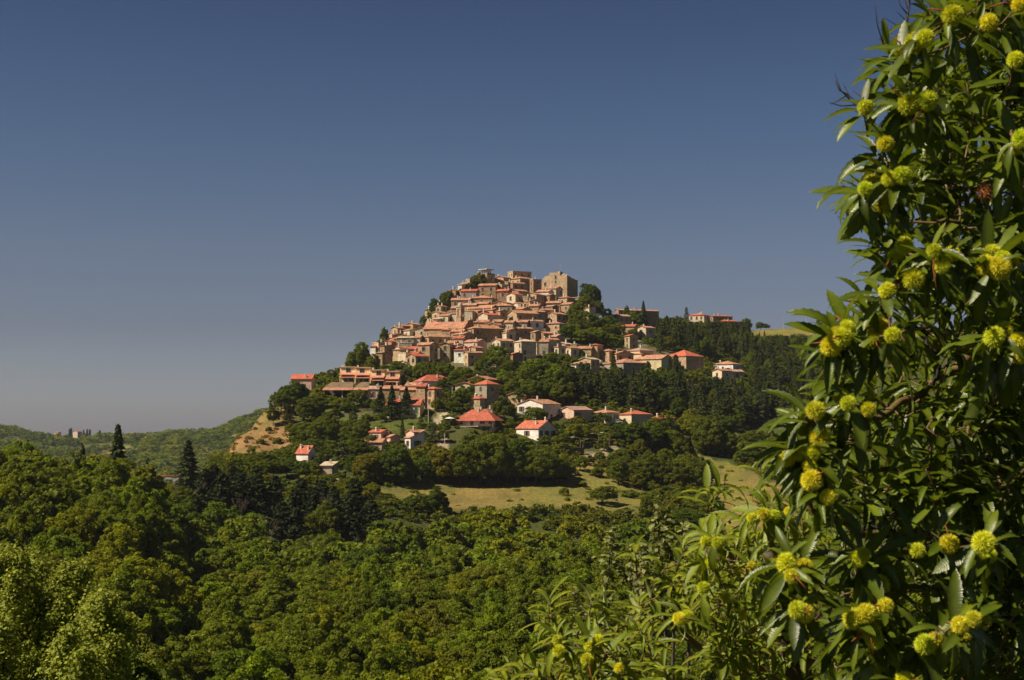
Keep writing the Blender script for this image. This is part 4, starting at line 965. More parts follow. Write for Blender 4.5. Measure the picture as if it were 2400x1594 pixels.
for place, txt in SPOTS.items():
    it = [x.split() for x in txt.split(';')]; it.sort(key=lambda q: float(q[0]))
    cnt = {}
    for q in it:
        u, vb, hp, wp = map(float, q[:4]); k, tn = q[4], KN[q[5]]
        rr_ = None
        p = hit(u, vb, rmin=260)
        r = hypot(p.x, p.y)
        top = at(u, vb - hp, r); 
        h = max(top.z - p.z, hp * K * r); 
        if place == 'on the ridge skyline' or 'skyline' in place or 'summit' in place: h = max(top.z - p.z, 2.5)
        key = (k, tn); cnt[key] = cnt.get(key, 0) + 1
        tot = sum(1 for z_ in it if (z_[4], KN[z_[5]]) == key)
        lab = f"{tn} {words_kind(k, tn)} {place}" + (f", {ordn(cnt[key])} from left" if tot > 1 else '')
        tree(k, (p.x, p.y, p.z - .2), h, wp * K * r * 1.08, tn, lab, {'s': 'shrub'}.get(k, 'tree'), 'trees ' + place if k != 's' else 'shrubs ' + place)
def clear(x, y, rad):
    for a, b, c in FOOT:
        if (x - a) ** 2 + (y - b) ** 2 < (c + rad) ** 2: return False
    return True
def spread(poly, spacing, rmin, rmax, jitter=.8):
    out = []; us = [p[0] for p in poly]; a0, a1 = azim(min(us)), azim(max(us))
    n = int(rmax / spacing) + 2
    for iy in range(int(rmin * .7 / spacing), n):
        for ix in range(-n, n):
            x = (ix + (iy % 2) * .5 + rnd.uniform(-.5, .5) * jitter) * spacing; y = (iy + rnd.uniform(-.5, .5) * jitter) * spacing
            r = hypot(x, y)
            if not (rmin < r < rmax): continue
            a = atan2(x, y)
            if not (a0 < a < a1): continue
            z = height(x, y); uv = proj((x, y, z))
            if uv is None: continue
            out.append((x, y, z, r, uv[0], uv[1]))
    if not out: return out
    U = np.array([q[4] for q in out]); V = np.array([q[5] for q in out]); mk = inpoly(U, V, poly)
    return [q for q, m_ in zip(out, mk) if m_]
# conifer wood on the right slope
WOODS = [([(1330,905),(1395,885),(1460,890),(1600,885),(1665,905),(1760,900),(1850,960),(1850,1010),(1700,1005),(1600,995),(1480,965),(1400,962),(1340,975)], 7.2, 540, 720),
         ([(1535,792),(1560,778),(1760,785),(2000,800),(2000,1000),(1860,1000),(1770,900),(1752,870),(1720,845),(1660,845),(1600,822),(1545,828)], 8.0, 560, 870)]
wood = []
for poly, spc, r0, r1 in WOODS:
    for q in spread(poly, spc, r0, r1):
        if clear(q[0], q[1], 4.5): wood.append(q)
wood.sort(key=lambda q: -q[5])
rows = {}
for q in wood: rows.setdefault(int((1010 - q[5]) // 22), []).append(q)
nconif = 0
WORDK = {'f': 'dark fir', 'c': 'spreading cedar', 'p': 'ragged pine', 'b': 'leafy tree'}
for rk in sorted(rows):
    L_ = sorted(rows[rk], key=lambda q: q[4])
    for n_, q in enumerate(L_, 1):
        k = rnd.choices('fcpb', (3.2, 2.6, 3, 3))[0]; tn = rnd.choice(['dark green', 'mid green', 'dark green', 'bright green' if k == 'b' else 'mid green', 'grey-green' if k in 'fc' else 'olive'])
        hh = {'f': rnd.uniform(12, 17), 'c': rnd.uniform(9, 14), 'p': rnd.uniform(11, 15), 'b': rnd.uniform(8, 11)}[k]
        up = proj((q[0], q[1], q[2] + hh))[1]
        cap = 785 if q[4] > 1760 else 752 if q[4] > 1596 else 738 + 6 * (n_ % 4)
        if q[5] < 860 and up < cap: hh *= max(.3, (q[5] - cap) / (q[5] - up)); up = cap
        if 1640 < q[4] < 1765 and q[5] > 872 and up < 882: hh *= max(.3, (q[5] - 882) / (q[5] - up))
        if q[4] < 1665 and q[5] > 880 and up < 862: hh *= .78
        tree(k, (q[0], q[1], q[2] - .3), hh, None, tn, f"{tn} {WORDK[k]} in right slope wood, {ordn(n_)} from left, {ordn(rk + 1)} row up", 'tree', 'trees of the wood on the right slope'); nconif += 1

# broadleaf wood in the valley: the trees that show largest stand as single trees, the rest as one mass
VAL = []
def rlimit(u):
    return np.interp(u, [-400, 340, 380, 450, 600, 650, 850, 900, 940, 1500, 1650, 2600], [330, 335, 330, 354, 354, 342, 347, 367, 367, 370, 362, 355])
for q in spread([(-220, 5000), (2620, 5000), (2620, 900), (-220, 900)], 7.6, 118, 400, .85):
    if q[3] > rlimit(q[4]): continue
    VAL.append(q)
rnd2 = random.Random(5); VT = []
for q in VAL:
    h = rnd2.choice([rnd2.uniform(6.4, 9), rnd2.uniform(8, 10.5), rnd2.uniform(9, 12)]) * (1.05 if q[4] < 360 else 1)
    big = vnoise(np.array([q[0] / 30]), np.array([q[1] / 30]), 12)[0]
    tn = 'mid green'
    t_ = rnd2.random() * .6 + big * .55
    if t_ < .27: tn = 'dark green'
    elif t_ < .34: tn = 'olive'
    elif t_ < .72: tn = 'mid green'
    elif t_ < .84: tn = 'bright green'
    elif t_ < 1.12: tn = 'yellow-green'
    else: tn = 'brownish green'
    top = proj((q[0], q[1], q[2] + h)); 
    if top is None: continue
    inside = -60 < top[0] < 2460 and top[1] < 1600
    # the chestnut boughs hide what lies behind the right edge
    hid = top[0] > 1900 and top[1] > 1150
    VT.append((q, h, tn, top, inside and not hid, h / q[3]))
cand = sorted([t for t in VT if t[4]], key=lambda t: -t[5])
single = set(id(t) for t in cand[:285])
rows = {}
for t in VT:
    if id(t) in single: rows.setdefault(int((1680 - t[3][1]) // 30), []).append(t)
for rk in sorted(rows):
    L_ = sorted(rows[rk], key=lambda t: t[3][0])
    for n_, t in enumerate(L_, 1):
        q, h, tn, top = t[:4]
        sz = 'tall' if h > 9.6 else 'low' if h < 8 else 'rounded'
        tree('b', (q[0], q[1], q[2] - .3), h, rnd2.uniform(7.4, 9.8), tn, f"{sz} {tn} tree in valley wood, {ordn(n_)} from left, {ordn(rk + 1)} row up", 'tree', 'trees of the valley wood', name='woodland_tree')
def mass(name, items, protos, m, label, tile=None):
    Vs = []; Fs = []; Ts = []; Cs = []; off = 0
    for i_, (x, y, z, h, H0, wsc, tint) in enumerate(items):
        V, F, t = protos[i_ % len(protos)]
        a = rnd2.uniform(0, 2 * pi); s = h / H0; ca_, sa = cos(a), sin(a)
        W = np.empty_like(V); W[:, 0] = (V[:, 0] * ca_ - V[:, 1] * sa) * s * wsc + x; W[:, 1] = (V[:, 0] * sa + V[:, 1] * ca_) * s * wsc + y; W[:, 2] = V[:, 2] * s + z
        Vs.append(W.astype(np.float32)); Fs.append(F + off); off += len(V); Ts.append(np.clip(t + rnd2.uniform(-.12, .12), 0, 1)); Cs.append(np.tile(tint, (len(F), 1)))
    o = mesh_obj(name, np.concatenate(Vs), np.concatenate(Fs), m, attr=np.concatenate(Ts)); tag(o, label, kind='stuff')
    a = o.data.attributes.new('tint', 'FLOAT_COLOR', 'FACE'); C4 = np.ones((off // 4, 4), np.float32); C4[:, :3] = np.concatenate(Cs); a.data.foreach_set('color', C4.ravel())
    return o
def tinted(mname, base):
    m_ = leaf_material(mname, base, .40, .6, .15, use_obj=False, tcol=(1.35, 1.45, .5)); N, L = m_.node_tree.nodes, m_.node_tree.links
    P = N['Principled BSDF']; at_ = N.new('ShaderNodeAttribute'); at_.attribute_name = 'tint'
    src = P.inputs['Base Color'].links[0].from_socket; L.new(mix(N, L, src, at_.outputs['Color']), P.inputs['Base Color'])
    for nd in list(N):
        if nd.type == 'BSDF_TRANSLUCENT':
            s2 = nd.inputs['Color'].links[0].from_socket; L.new(mix(N, L, s2, at_.outputs['Color']), nd.inputs['Color'])
    return m_
M_MASS = tinted('wood_leaf', (.142, .172, .0080))
LOD = [lump_crown(s, 3.3, 6.4, 2.3, 60, (.6, 1.15), 42, .48) for s in (71, 72, 73)]
rest = [(q[0], q[1], q[2] - .3, h, 9.0, 1.12, TINT[tn]) for t in VT if id(t) not in single for (q, h, tn) in [t[:3]] if -250 < t[3][0] < 2650]
print('single', len(single), 'rest', len(rest), 'conifers', nconif, 'houses', len(FOOT))
mass('valley_wood', rest, LOD, M_MASS, 'far crowns of the valley wood packed behind the nearer trees')
SHR = [lump_crown(s, 1.5, 1.9, .0, 16, (.35, .7), 16, .42, inner=0) for s in (91, 92, 93)]
und = []
rU = random.Random(9)
for q in spread([(440, 1240), (1960, 1240), (1960, 770), (1340, 770), (880, 840), (640, 930), (440, 1080)], 4.2, 385, 860, 1.0):
    u_, v_ = q[4], q[5]
    if u_ > 1600 and v_ < 802: continue
    if any(inpoly(np.array([u_]), np.array([v_]), pl)[0] for kx in ('town', 'pale', 'straw', 'grass') for pl in POLY[kx]):
        if inpoly(np.array([u_]), np.array([v_]), POLY['straw'][2])[0] and rU.random() < .6:
            und.append((q[0], q[1], q[2] - .2, rU.uniform(.4, 1.3), 2.2, rU.uniform(.9, 1.8), rU.choice([(1.9, 1.0, 6.0), (2.2, 1.1, 7.5), (1.9, 1.0, 6.0), (1.2, .8, 2.0)]))); continue
        if rU.random() < .82 or any(inpoly(np.array([u_]), np.array([v_]), pl)[0] for kx in ('town', 'pale') for pl in POLY[kx]): continue
        und.append((q[0], q[1], q[2] - .2, rU.uniform(.4, 1.1), 2.2, rU.uniform(1.0, 2.0), TINT[rU.choice(['brownish green', 'olive', 'yellow-green'])])); continue
    if not clear(q[0], q[1], 1.5) or vnoise(np.array([q[0] / 18]), np.array([q[1] / 18]), 4)[0] < .22: continue
    tn = rU.choice(['mid green', 'olive', 'dark green', 'yellow-green', 'mid green', 'brownish green'])
    und.append((q[0], q[1], q[2] - .2, rU.uniform(.9, 3.2), 2.2, rU.uniform(1.0, 1.5), tuple(.72 * c for c in TINT[tn])))
print('undergrowth', len(und))
mass('undergrowth', und, SHR, M_MASS, 'low bushes and scrub covering the slopes between trees')
# far wooded hills on the left, 1.3 to 2.3 km away
far_items = []
for r_ in np.arange(1250, 2330, 15):
    for a_ in np.arange(azim(-120), azim(640), 15 / r_):
        rr_ = r_ + rnd2.uniform(-7, 7); aa = a_ + rnd2.uniform(-7, 7) / r_; x, y = rr_ * sin(aa), rr_ * cos(aa)
        if vnoise(np.array([x / 60]), np.array([y / 60]), 9)[0] > .80 or rnd2.random() < .08: continue
        h = rnd2.uniform(6, 14); t_ = rnd2.choice(['mid green', 'dark green', 'deep green', 'olive', 'dark green'])
        far_items.append((x, y, height(x, y) - 1.5, h, 9.0, 1.7, TINT[t_]))
FAR = [lump_crown(s, 3.3, 6.4, 1.3, 14, (1.0, 1.8), 20, .85, inner=0) for s in (81, 82, 83)]
mass('hillside_wood', far_items, FAR, M_MASS, 'distant wooded hillside on the left')
n_ = 0
for (u, vb, hp, wp) in ((163,1016,14,3.2),(167,1016,16,3.2),(196,1018,13,3.4),(204,1018,15,3.4),(210,1019,15,3.4),(234,1022,16,3.2),(256,1040,18,3.5)):
    n_ += 1; p = hit(u, vb, 1500, 2500); r = hypot(p.x, p.y)
    tree('y', p, max(hp * K * r, at(u, vb - hp, r).z - p.z), wp * K * r * 1.4, 'dark green', f'distant dark cypress by the far chapel, {ordn(n_)} from the left', 'tree', 'distant cypresses by the chapel')
# leafless trees
def bare_tree(u, vb, hp, label):
    p = hit(u, vb, 200); r = hypot(p.x, p.y); h = hp * K * r; q = random.Random(int(u)); b = MB()
    def grow(s, d, l, rad, n):
        e_ = s + d * l; b.tube([s, (s + e_) / 2 + Vector((q.uniform(-.1,.1)*l, q.uniform(-.1,.1)*l, 0)), e_], [rad, rad*.8, rad*.6], 4)
        if n:
            for _ in range(3): grow(e_, (d + Vector((q.uniform(-.7,.7), q.uniform(-.7,.7), q.uniform(-.1,.5)))).normalized(), l * q.uniform(.6,.8), rad*.55, n - 1)
    grow(Vector((0,0,-.5)), Vector((0,0,1)), h*.42, .10, 4)
    m_ = M_GREY if False else plain('bleached_wood', (.24, .18, .14), .9, .1)
    e = empty('dead_tree', p); tag(e, label, 'dead tree'); b.build('branches', m_, e)
bare_tree(430, 1225, 100, 'leafless grey tree in front of the tall left fir')
bare_tree(556, 1262, 86, 'leafless brownish tree below the dark pine stand')
bare_tree(628, 1310, 86, 'leafless pale tree at the foot of the leftmost big pine')
bare_tree(765, 1262, 90, 'leafless tree between the two big ragged pines')
bare_tree(1620, 960, 56, 'leafless brown tree in the middle of the fir wood')

# ------------------------------------------------------------------ the near chestnut boughs
def pt(u, v, r): return np.array(at(u, v, r))
NS = 15
def leaf_template(curl=.5, fold=.35, teeth=True):
    """lance-shaped serrate leaf, unit length along +Y, face +Z; returns (verts, faces, uvs)"""
    V = []; UV = []
    for i in range(NS + 1):
        t = i / NS; w_ = .158 * (sin(pi * min(1, t * .93 + .05)) ** .75) * (1 - .15 * t)
        if t == 1: w_ = .002
        if teeth and 0 < i < NS: w_ *= 1.05 if i % 2 else .93
        a = curl * t; y = sin(a) / curl if curl > .01 else t; z = -(1 - cos(a)) / curl if curl > .01 else 0
        ys = .02 if i % 2 else 0
        for s in (-1, 0, 1):
            V.append((s * w_ * cos(fold), y + abs(s) * ys, z + abs(s) * w_ * sin(fold))); UV.append((s * w_, t))
    F = []
    for i in range(NS):
        for s in (0, 1):
            a = i * 3 + s; F.append((a, a + 1, a + 4, a + 3))
    V = np.array(V); F = np.array(F); UV = np.array(UV)
    return V, F, UV[F.ravel()].reshape(-1, 2)
TEMPL = [leaf_template(c, f) for c, f in ((.4, .3), (.8, .45), (1.2, .5), (.25, .15), (.65, .8), (1.0, .25))]
CURLED = [leaf_template(c, f) for c, f in ((1.1, .75), (1.5, .8), (.8, .9))]
class Leaves:
    def __init__(s): s.V = []; s.F = []; s.U = []; s.T = []; s.n = 0
    def add(s, base, d, up, L_, T, tone):
        V, F, UV = T; d = d / (np.linalg.norm(d) + 1e-9); x = np.cross(d, up); x = x / (np.linalg.norm(x) + 1e-9); z = np.cross(x, d)
        R = np.stack([x, d, z]); s.V.append(V * L_ @ R + base); s.F.append(F + s.n); s.n += len(V); s.U.append(UV); s.T.append(np.full(len(F), tone))
    def build(s, name, m, parent, origin):
        return mesh_obj(name, np.concatenate(s.V) - np.array(origin), np.concatenate(s.F), m, parent, attr=np.concatenate(s.T), uv=np.concatenate(s.U), smooth_=True)
R3 = random.Random(21)
def rv(s=1.0): return np.array([R3.gauss(0, s), R3.gauss(0, s), R3.gauss(0, s)])
UP = np.array([0, 0, 1.0])
def shoot(LV, tw, ct, base, tip, nleaf, Ls, templ, droop=.35, upright=0.0, start=.15, spread_=.9, back=0.0):
    ax = tip - base; l = np.linalg.norm(ax); ax = ax / l
    side = np.cross(ax, UP); side = side / (np.linalg.norm(side) + 1e-9); oth = np.cross(side, ax); ph = R3.uniform(0, 6.28)
    mid = base + ax * l * .5 + rv(.012) - UP * .0
    tw.tube([base, mid, tip], [.0045, .0035, .0022], 5)
    for k in range(nleaf):
        t = start + (1 - start) * (k + .5) / nleaf; P = base + ax * l * t + (mid - (base + tip) / 2) * (1 - abs(2 * t - 1))
        a = ph + k * 2.4
        lat = side * cos(a) + oth * sin(a); f = .45 + .75 * t * (1 - upright * .3)
        d = ax * f + lat * spread_ + UP * (-droop * R3.uniform(.4, 1.5) + upright) + rv(.15) + np.array([0, back, 0])
        d = d / np.linalg.norm(d); LV.add(P + d * .012, d, (ax * .5 + UP + rv(.25)), Ls * R3.uniform(.72, 1.15) * (1 - .25 * (t > .9)), R3.choice(templ), min(1, max(0, R3.gauss(.46, .26))))
        ct.tube([P, P + d * .016], .0012, 3)

LEAF1 = leaf_material('chestnut_leaf', (.060, .086, .0065), .20, .36, .42, False, True, back=(.10, .135, .03), var=(.6, 1.35), tcol=(2.0, 2.0, .35))
LEAF2 = leaf_material('young_chestnut_leaf', (.100, .134, .011), .26, .45, .3, False, True, back=(.25, .29, .12), var=(.6, 1.35), tcol=(1.8, 1.7, .4))  # paler, yellower leaf of the young chestnut
BUR = leaf_material('burr_spine', (.70, .76, .060), .30, .6, .2, True, var=(.7, 1.2), tcol=(1.4, 1.3, .5))
BURDEAD = plain('dry_burr', (.30, .12, .05), .9, .1, .3, 40)
def burr_mesh(seed, core=.0235, sp=.018, n=1200, m=None):
    r = np.random.default_rng(seed); d = norm(r.normal(size=(n, 3))); V = []; F = []
    v, f = lathe([(.0005, -core), (core*.6, -core*.8), (core*.95, -core*.3), (core*.95, core*.3), (core*.6, core*.8), (.0005, core)], 10)
    V = [np.array(v)]; F = [np.array([q for q in f])]; off = len(v)
    jit_ = norm(d + r.normal(size=d.shape) * .17); a = norm(np.cross(d, r.normal(size=d.shape))); b_ = np.cross(d, a); w_ = .0013
    tip = d * core * .9 + jit_ * (sp * r.uniform(.6, 1.1, n))[:, None]
    base = d * core * .9; P = np.stack([base + a * w_, base - a * w_ * .5 + b_ * w_, base - a * w_ * .5 - b_ * w_, tip], 1).reshape(-1, 3)
    ii = np.arange(n)[:, None] * 4 + off; fs = np.concatenate([np.stack([ii[:, 0] + p, ii[:, 0] + q, ii[:, 0] + 3, ii[:, 0] + 3], 1) for p, q in ((0, 1), (1, 2), (2, 0))])
    me = bpy.data.meshes.new('burr'); allv = np.concatenate([V[0], P]); fl = [tuple(q) for q in F[0]] + [(x[0], x[1], x[2]) for x in fs]
    me.from_pydata([tuple(q) for q in allv], [], fl); me.materials.append(m or BUR)
    at_ = me.attributes.new('tone', 'FLOAT', 'FACE'); at_.data.foreach_set('value', r.uniform(.2, .9, len(fl)).astype(np.float32)); return me
BM = [burr_mesh(s) for s in (1, 2, 3)]; BD = burr_mesh(9, .016, .024, 160, BURDEAD)

def bough(name, label, trunk_pts, trunk_r, limbs, burrs, tips, filler, matl, Lleaf, depth, templ, dead_twigs=(), upright=0.0, nleaf=(6, 9), burr_scale=1.0, seed=0, droop=.35, bl=.22):
    origin = trunk_pts[0]
    e = empty(name, tuple(origin)); tag(e, label, 'tree')
    o3 = np.array(origin)
    def loc(p): return tuple(np.array(p) - o3)
    b = MB(); b.tube([loc(p) for p in trunk_pts], trunk_r, 10); b.build('trunk', [M_BARK], e, True)
    tw = MB(); ct = MB(); LV = Leaves(); cat = MB()
    class TW:                                                     # shift every tube to the tree's own origin
        def __init__(s, mb): s.mb = mb
        def tube(s, pts, rad, n=5): s.mb.tube([loc(p) for p in pts], rad, n)
    T_, C_, K_ = TW(tw), TW(ct), TW(cat)
    nodes = [np.array(p) for p in trunk_pts]
    for L_ in limbs:
        P = [np.array(p) for p in L_]; fine = []
        for a, c in zip(P[:-1], P[1:]):
            for k in range(5): fine.append(a + (c - a) * k / 5 + rv(.012) * (k > 0))
        fine.append(P[-1]); n = len(fine); T_.tube(fine, [.030 * (1 - k / n) ** 1.2 + .006 for k in range(n)], 7); nodes += fine[3:]
    todo = []                                                      # (tip position, kind)
    for (u, v, r) in tips: todo.append((pt(u, v, r), 'tip'))
    for (u, v, r) in burrs: todo.append((pt(u, v, r), 'burr'))
    for p in filler: todo.append((p, 'fill'))
    arr = np.array(nodes)
    dist = [np.min(np.linalg.norm(arr - p, axis=1)) for p, _ in todo]
    for i_ in np.argsort(dist):
        p, kd = todo[i_]; arr = np.array(nodes); dd = np.linalg.norm(arr - p, axis=1) + np.maximum(0, (arr[:, 2] - p[2])) * .5
        j_ = int(np.argmin(dd)); s = arr[j_]; l = np.linalg.norm(p - s)
        ax = (p - s) / (l + 1e-9); bl_ = min(bl, max(l * .9, .12)); base = p - (ax * .75 + UP * (.35 + upright)) / np.linalg.norm(ax * .75 + UP * (.35 + upright)) * bl_
        if kd == 'burr': base = p + np.array([.02, .8, .0]) * bl_ - (ax * .45) * bl_
        if l > bl_ * 1.1:
            m_ = (s + base) / 2 + rv(.02) - UP * .03 * l; q = [s, s * .6 + m_ * .4 + rv(.008), m_, m_ * .4 + base * .6 + rv(.008), base]; th = .004 + .003 * min(l, 1.2)
            T_.tube(q, [th * 1.3, th * 1.1, th, th * .9, .0045], 5); nodes += [q[2], base]
        shoot(LV, TW(tw), C_, base, p + (np.array([0, .03, 0]) if kd == 'burr' else 0), R3.randint(*nleaf), Lleaf, templ, droop, upright, back=.75 if kd == 'burr' else 0.0)
        nodes.append(p)
    for (u, v, r) in burrs:
        p = pt(u, v, r)
        o = bpy.data.objects.new('burr', BM[R3.randrange(3)]); COL.objects.link(o); o.parent = e; o.location = loc(p); q_ = R3.uniform(.92, 1.16); o.color = (q_ * R3.uniform(.94, 1.16), q_, q_, 1); o.scale = (burr_scale * .94 * R3.uniform(.74, 1.14),) * 3; o.rotation_euler = (R3.uniform(0, 6), R3.uniform(0, 6), R3.uniform(0, 6))
        if R3.random() < .38:
            cat = MB(); K_ = TW(cat)
            d = rv() + np.array([-.6, -.3, .1]); d /= np.linalg.norm(d); L_ = R3.uniform(.05, .11); q = [p + d * .015, p + d * L_ * .5 + rv(.004), p + d * L_ - UP * .015]
            K_.tube(q, [.0022, .003, .0015], 5); cat.build('catkin', [M_CATK], e, True)
    tw.build('branches', [M_TWIGR], e, True); ct.build('petioles', [M_TWIGR], e); LV.build('foliage', matl, e, origin)
    for L_ in dead_twigs:
        P = [pt(*q) for q in L_]; n = len(P); d_ = MB(); fine = []
        for a, c in zip(P[:-1], P[1:]):
            for k in range(4): fine.append(a + (c - a) * k / 4 + rv(.006))
        fine.append(P[-1]); m_ = len(fine); d_.tube([loc(q) for q in fine], [.0055 * (1 - k / m_) + .0018 for k in range(m_)], 5)
        for k in range(2, m_ - 1):
            if R3.random() < .75:
                d = fine[min(k+1, m_-1)] - fine[k-1]; d = d / np.linalg.norm(d) + rv(.5); d /= np.linalg.norm(d); s = fine[k]; z_ = s + d * R3.uniform(.05, .16); y_ = (s + z_) / 2 + rv(.008)
                d_.tube([loc(s), loc(y_), loc(z_)], [.0028, .0022, .0014], 4)
        d_.build('dead_twig', [M_DEAD], e, True)
    return e, loc
def fill(poly, n, r0, r1, bias=1.0):
    us = [p[0] for p in poly]; vs = [p[1] for p in poly]; out = []
    while len(out) < n:
        u, v = R3.uniform(min(us), max(us)), R3.uniform(min(vs), max(vs))
        if ((u - 2070) / 120) ** 2 + ((v - 1262) / 55) ** 2 < 1 and r0 > 4.95: continue
        if inpoly(np.array([u]), np.array([v]), poly)[0]: out.append(pt(u, v, r0 + (r1 - r0) * R3.random() ** bias))
    return out
B1 = """2233 35;2317 53;2388 12;2145 100;2168 90;2122 128;2157 222;2130 245;2172 236;2029 252;2380 140;2075 337;2385 345;2396 325;2045 430;2085 420;2115 412;2028 442;2055 465;2072 474;2100 600;2120 575;2190 588;2212 604;2232 596;2208 624;2120 643;2142 655;2080 682;2325 594;2342 630;2372 618;2312 622;2350 605;1960 785;1985 770;1948 812;1975 790;2060 768;2092 786;2050 792;2330 790;2352 775;2365 822;2320 816;2392 830;2385 800;1970 928;1988 946;2035 960;1895 975;1912 962;1885 988;1910 1015;1922 1028;1845 1075;1870 1060;1906 1062;2025 1042;1898 1092;1902 1126;1940 1165;1845 1320;1885 1328;1856 1350;2010 1310;2022 1300;2225 1275;2305 1272;2316 1302;1870 1430;1886 1436;2000 1450;2030 1438;2075 1420;2066 1446;2042 1480;2034 1516;2050 1500;2250 1465;2282 1450;2262 1478;2302 1456;2168 1510;2192 1504;2176 1532;2110 1556;2105 1588;2120 1600;2060 1372;2150 1290"""
burr1 = [(float(a), float(b), 4.5 + R3.uniform(-.12, .08)) for a, b in (x.split() for x in B1.split(';'))]
T1 = """2010 120 4.9;2040 140 4.9;2000 165 4.9;2015 215 5;1998 240 5;2060 60 5;2110 30 5;2170 25 5;2225 0 4.9;2280 30 5;2350 40 5;2030 320 5;2020 380 5;1965 445 4.9;1968 480 4.9;1980 500 5;2030 395 4.9;2000 560 4.9;2015 540 4.9;2020 610 4.9;2050 590 4.9;2060 640 5;1950 700 4.8;1975 720 4.8;1870 740 4.8;1880 815 4.8;1855 850 4.8;1890 870 4.8;1850 950 4.8;1900 900 4.9;2000 730 4.9;1830 1100 4.8;1840 1030 4.8;1862 1130 4.9;1900 1180 4.9;1870 1210 5;2200 330 4.7;2250 420 4.7;2180 480 4.7;2300 520 4.7;2240 680 4.7;2160 700 4.7;2280 900 4.7;2200 1000 4.8;2100 1100 4.8;2300 1120 4.7;2350 1270 4.7;2330 1400 4.7;2120 1180 4.8;2000 1200 4.9;1950 1380 4.8;1900 1500 4.8;1980 1560 4.8;2220 1560 4.7;2380 1520 4.7;1880 1540 4.8;1850 1400 4.8"""
tips1 = [(a + 70, b, c + .15) for a, b, c in (map(float, x.split()) for x in T1.split(';'))]
OUT1 = [(2240,40),(2150,110),(2140,200),(2130,300),(2150,390),(2150,450),(2120,520),(2150,620),(2160,700),(2070,760),(2010,830),(1980,900),(1960,980),(1945,1060),(1940,1140),(1960,1240),(1960,1340),(1950,1460),(1940,1594),(1930,1760),(2720,1760),(2850,600),(2750,-420),(2300,-380),(2120,-140)]
fill1 = fill(OUT1, 560, 5.15, 6.6, 1.0) + fill(OUT1, 220, 6.0, 7.6, 1.0) + fill([(2300,-20),(2450,-20),(2480,1594),(2000,1594),(1960,1200),(2050,900),(2160,700),(2120,450),(2160,150)], 200, 5.0, 6.2)
TR = [pt(2760, 2300, 6.6), pt(2740, 1700, 6.5), pt(2700, 1000, 6.5), pt(2660, 300, 6.4), pt(2600, -400, 6.2)]
TR[0][2] = height(TR[0][0], TR[0][1]) - .2
LM = [[(2705,1050,6.4),(2500,880,6.1),(2330,800,5.8),(2180,900,5.5),(2060,980,5.2),(1960,960,5.0)], [(2690,700,6.4),(2500,600,6.1),(2330,560,5.8),(2150,600,5.4),(2060,620,5.2)], [(2665,380,6.3),(2480,300,6.0),(2300,270,5.7),(2150,260,5.3)],
      [(2730,1450,6.4),(2500,1360,6.1),(2330,1290,5.8),(2180,1257,5.6),(2010,1252,5.3),(1900,1190,5.1),(1850,1120,5)], [(2738,1650,6.4),(2480,1500,6.0),(2300,1440,5.7),(2120,1378,5.5),(2000,1410,5.2),(1900,1440,5)],
      [(2640,100,6.3),(2480,40,6.0),(2330,30,5.6),(2200,60,5.2)], [(2690,620,6.4),(2450,440,6.1),(2300,400,5.7),(2120,440,5.2)], [(2715,1200,6.4),(2500,1150,6.1),(2300,1080,5.7),(2120,1120,5.3),(1950,1080,5)], [(2600,-300,6.2),(2400,-200,5.9),(2250,-80,5.5)]]
LM = [[pt(*q) for q in l] for l in LM]
DT = [[(2100,400,5.3),(2045,290,5.3),(2010,245,5.3),(1958,190,5.3)], [(2075,380,5.2),(2048,300,5.2),(2042,215,5.2)], [(2090,120,5.4),(2068,95,5.4),(2068,60,5.4)], [(2172,80,5.5),(2170,20,5.5),(2150,-10,5.5)], [(2145,85,5.5),(2128,55,5.5),(2126,-5,5.5)], [(2270,60,5.6),(2300,20,5.6),(2318,-20,5.6)],
      [(2055,560,5.2),(2010,520,5.2),(1978,470,5.2)], [(2400,260,5.3),(2350,250,5.3),(2290,245,5.3)], [(2380,300,5.3),(2340,230,5.3),(2330,200,5.3)], [(2200,830,5.0),(2150,770,5.0),(2190,790,5.0)], [(2190,900,4.95),(2210,860,4.95),(2230,850,4.95)], [(2140,1250,5.0),(2030,1225,5.0),(2105,1195,5.0)], [(2200,1300,5.4),(2120,1270,5.4),(2040,1240,5.4),(1985,1235,5.4)], [(2180,1330,5.5),(2090,1300,5.5),(2030,1210,5.5)], [(1960,1480,5.0),(1915,1440,5.0),(1890,1380,5.0)], [(2000,1420,5.0),(1940,1445,5.0),(1880,1435,5.0)]]
e1, loc1 = bough('chestnut_tree', 'near chestnut tree with glossy toothed leaves and yellow-green spiny burrs filling the right side', TR, [.19, .17, .15, .12, .05], LM, burr1, tips1, fill1, LEAF1, .146, 5, TEMPL, DT, nleaf=(6, 9), burr_scale=.95)
o = bpy.data.objects.new('burr', BD); COL.objects.link(o); o.parent = e1; o.location = loc1(pt(2309, 450, 4.6)); o['label'] = 'dried brown burr of last year'
b = MB().tube([loc1(pt(2316, 448, 4.62)), loc1(pt(2360, 452, 4.7)), loc1(pt(2420, 470, 4.9))], [.003, .004, .006], 6); b.build('dead_twig', [M_TWIG], e1, True)

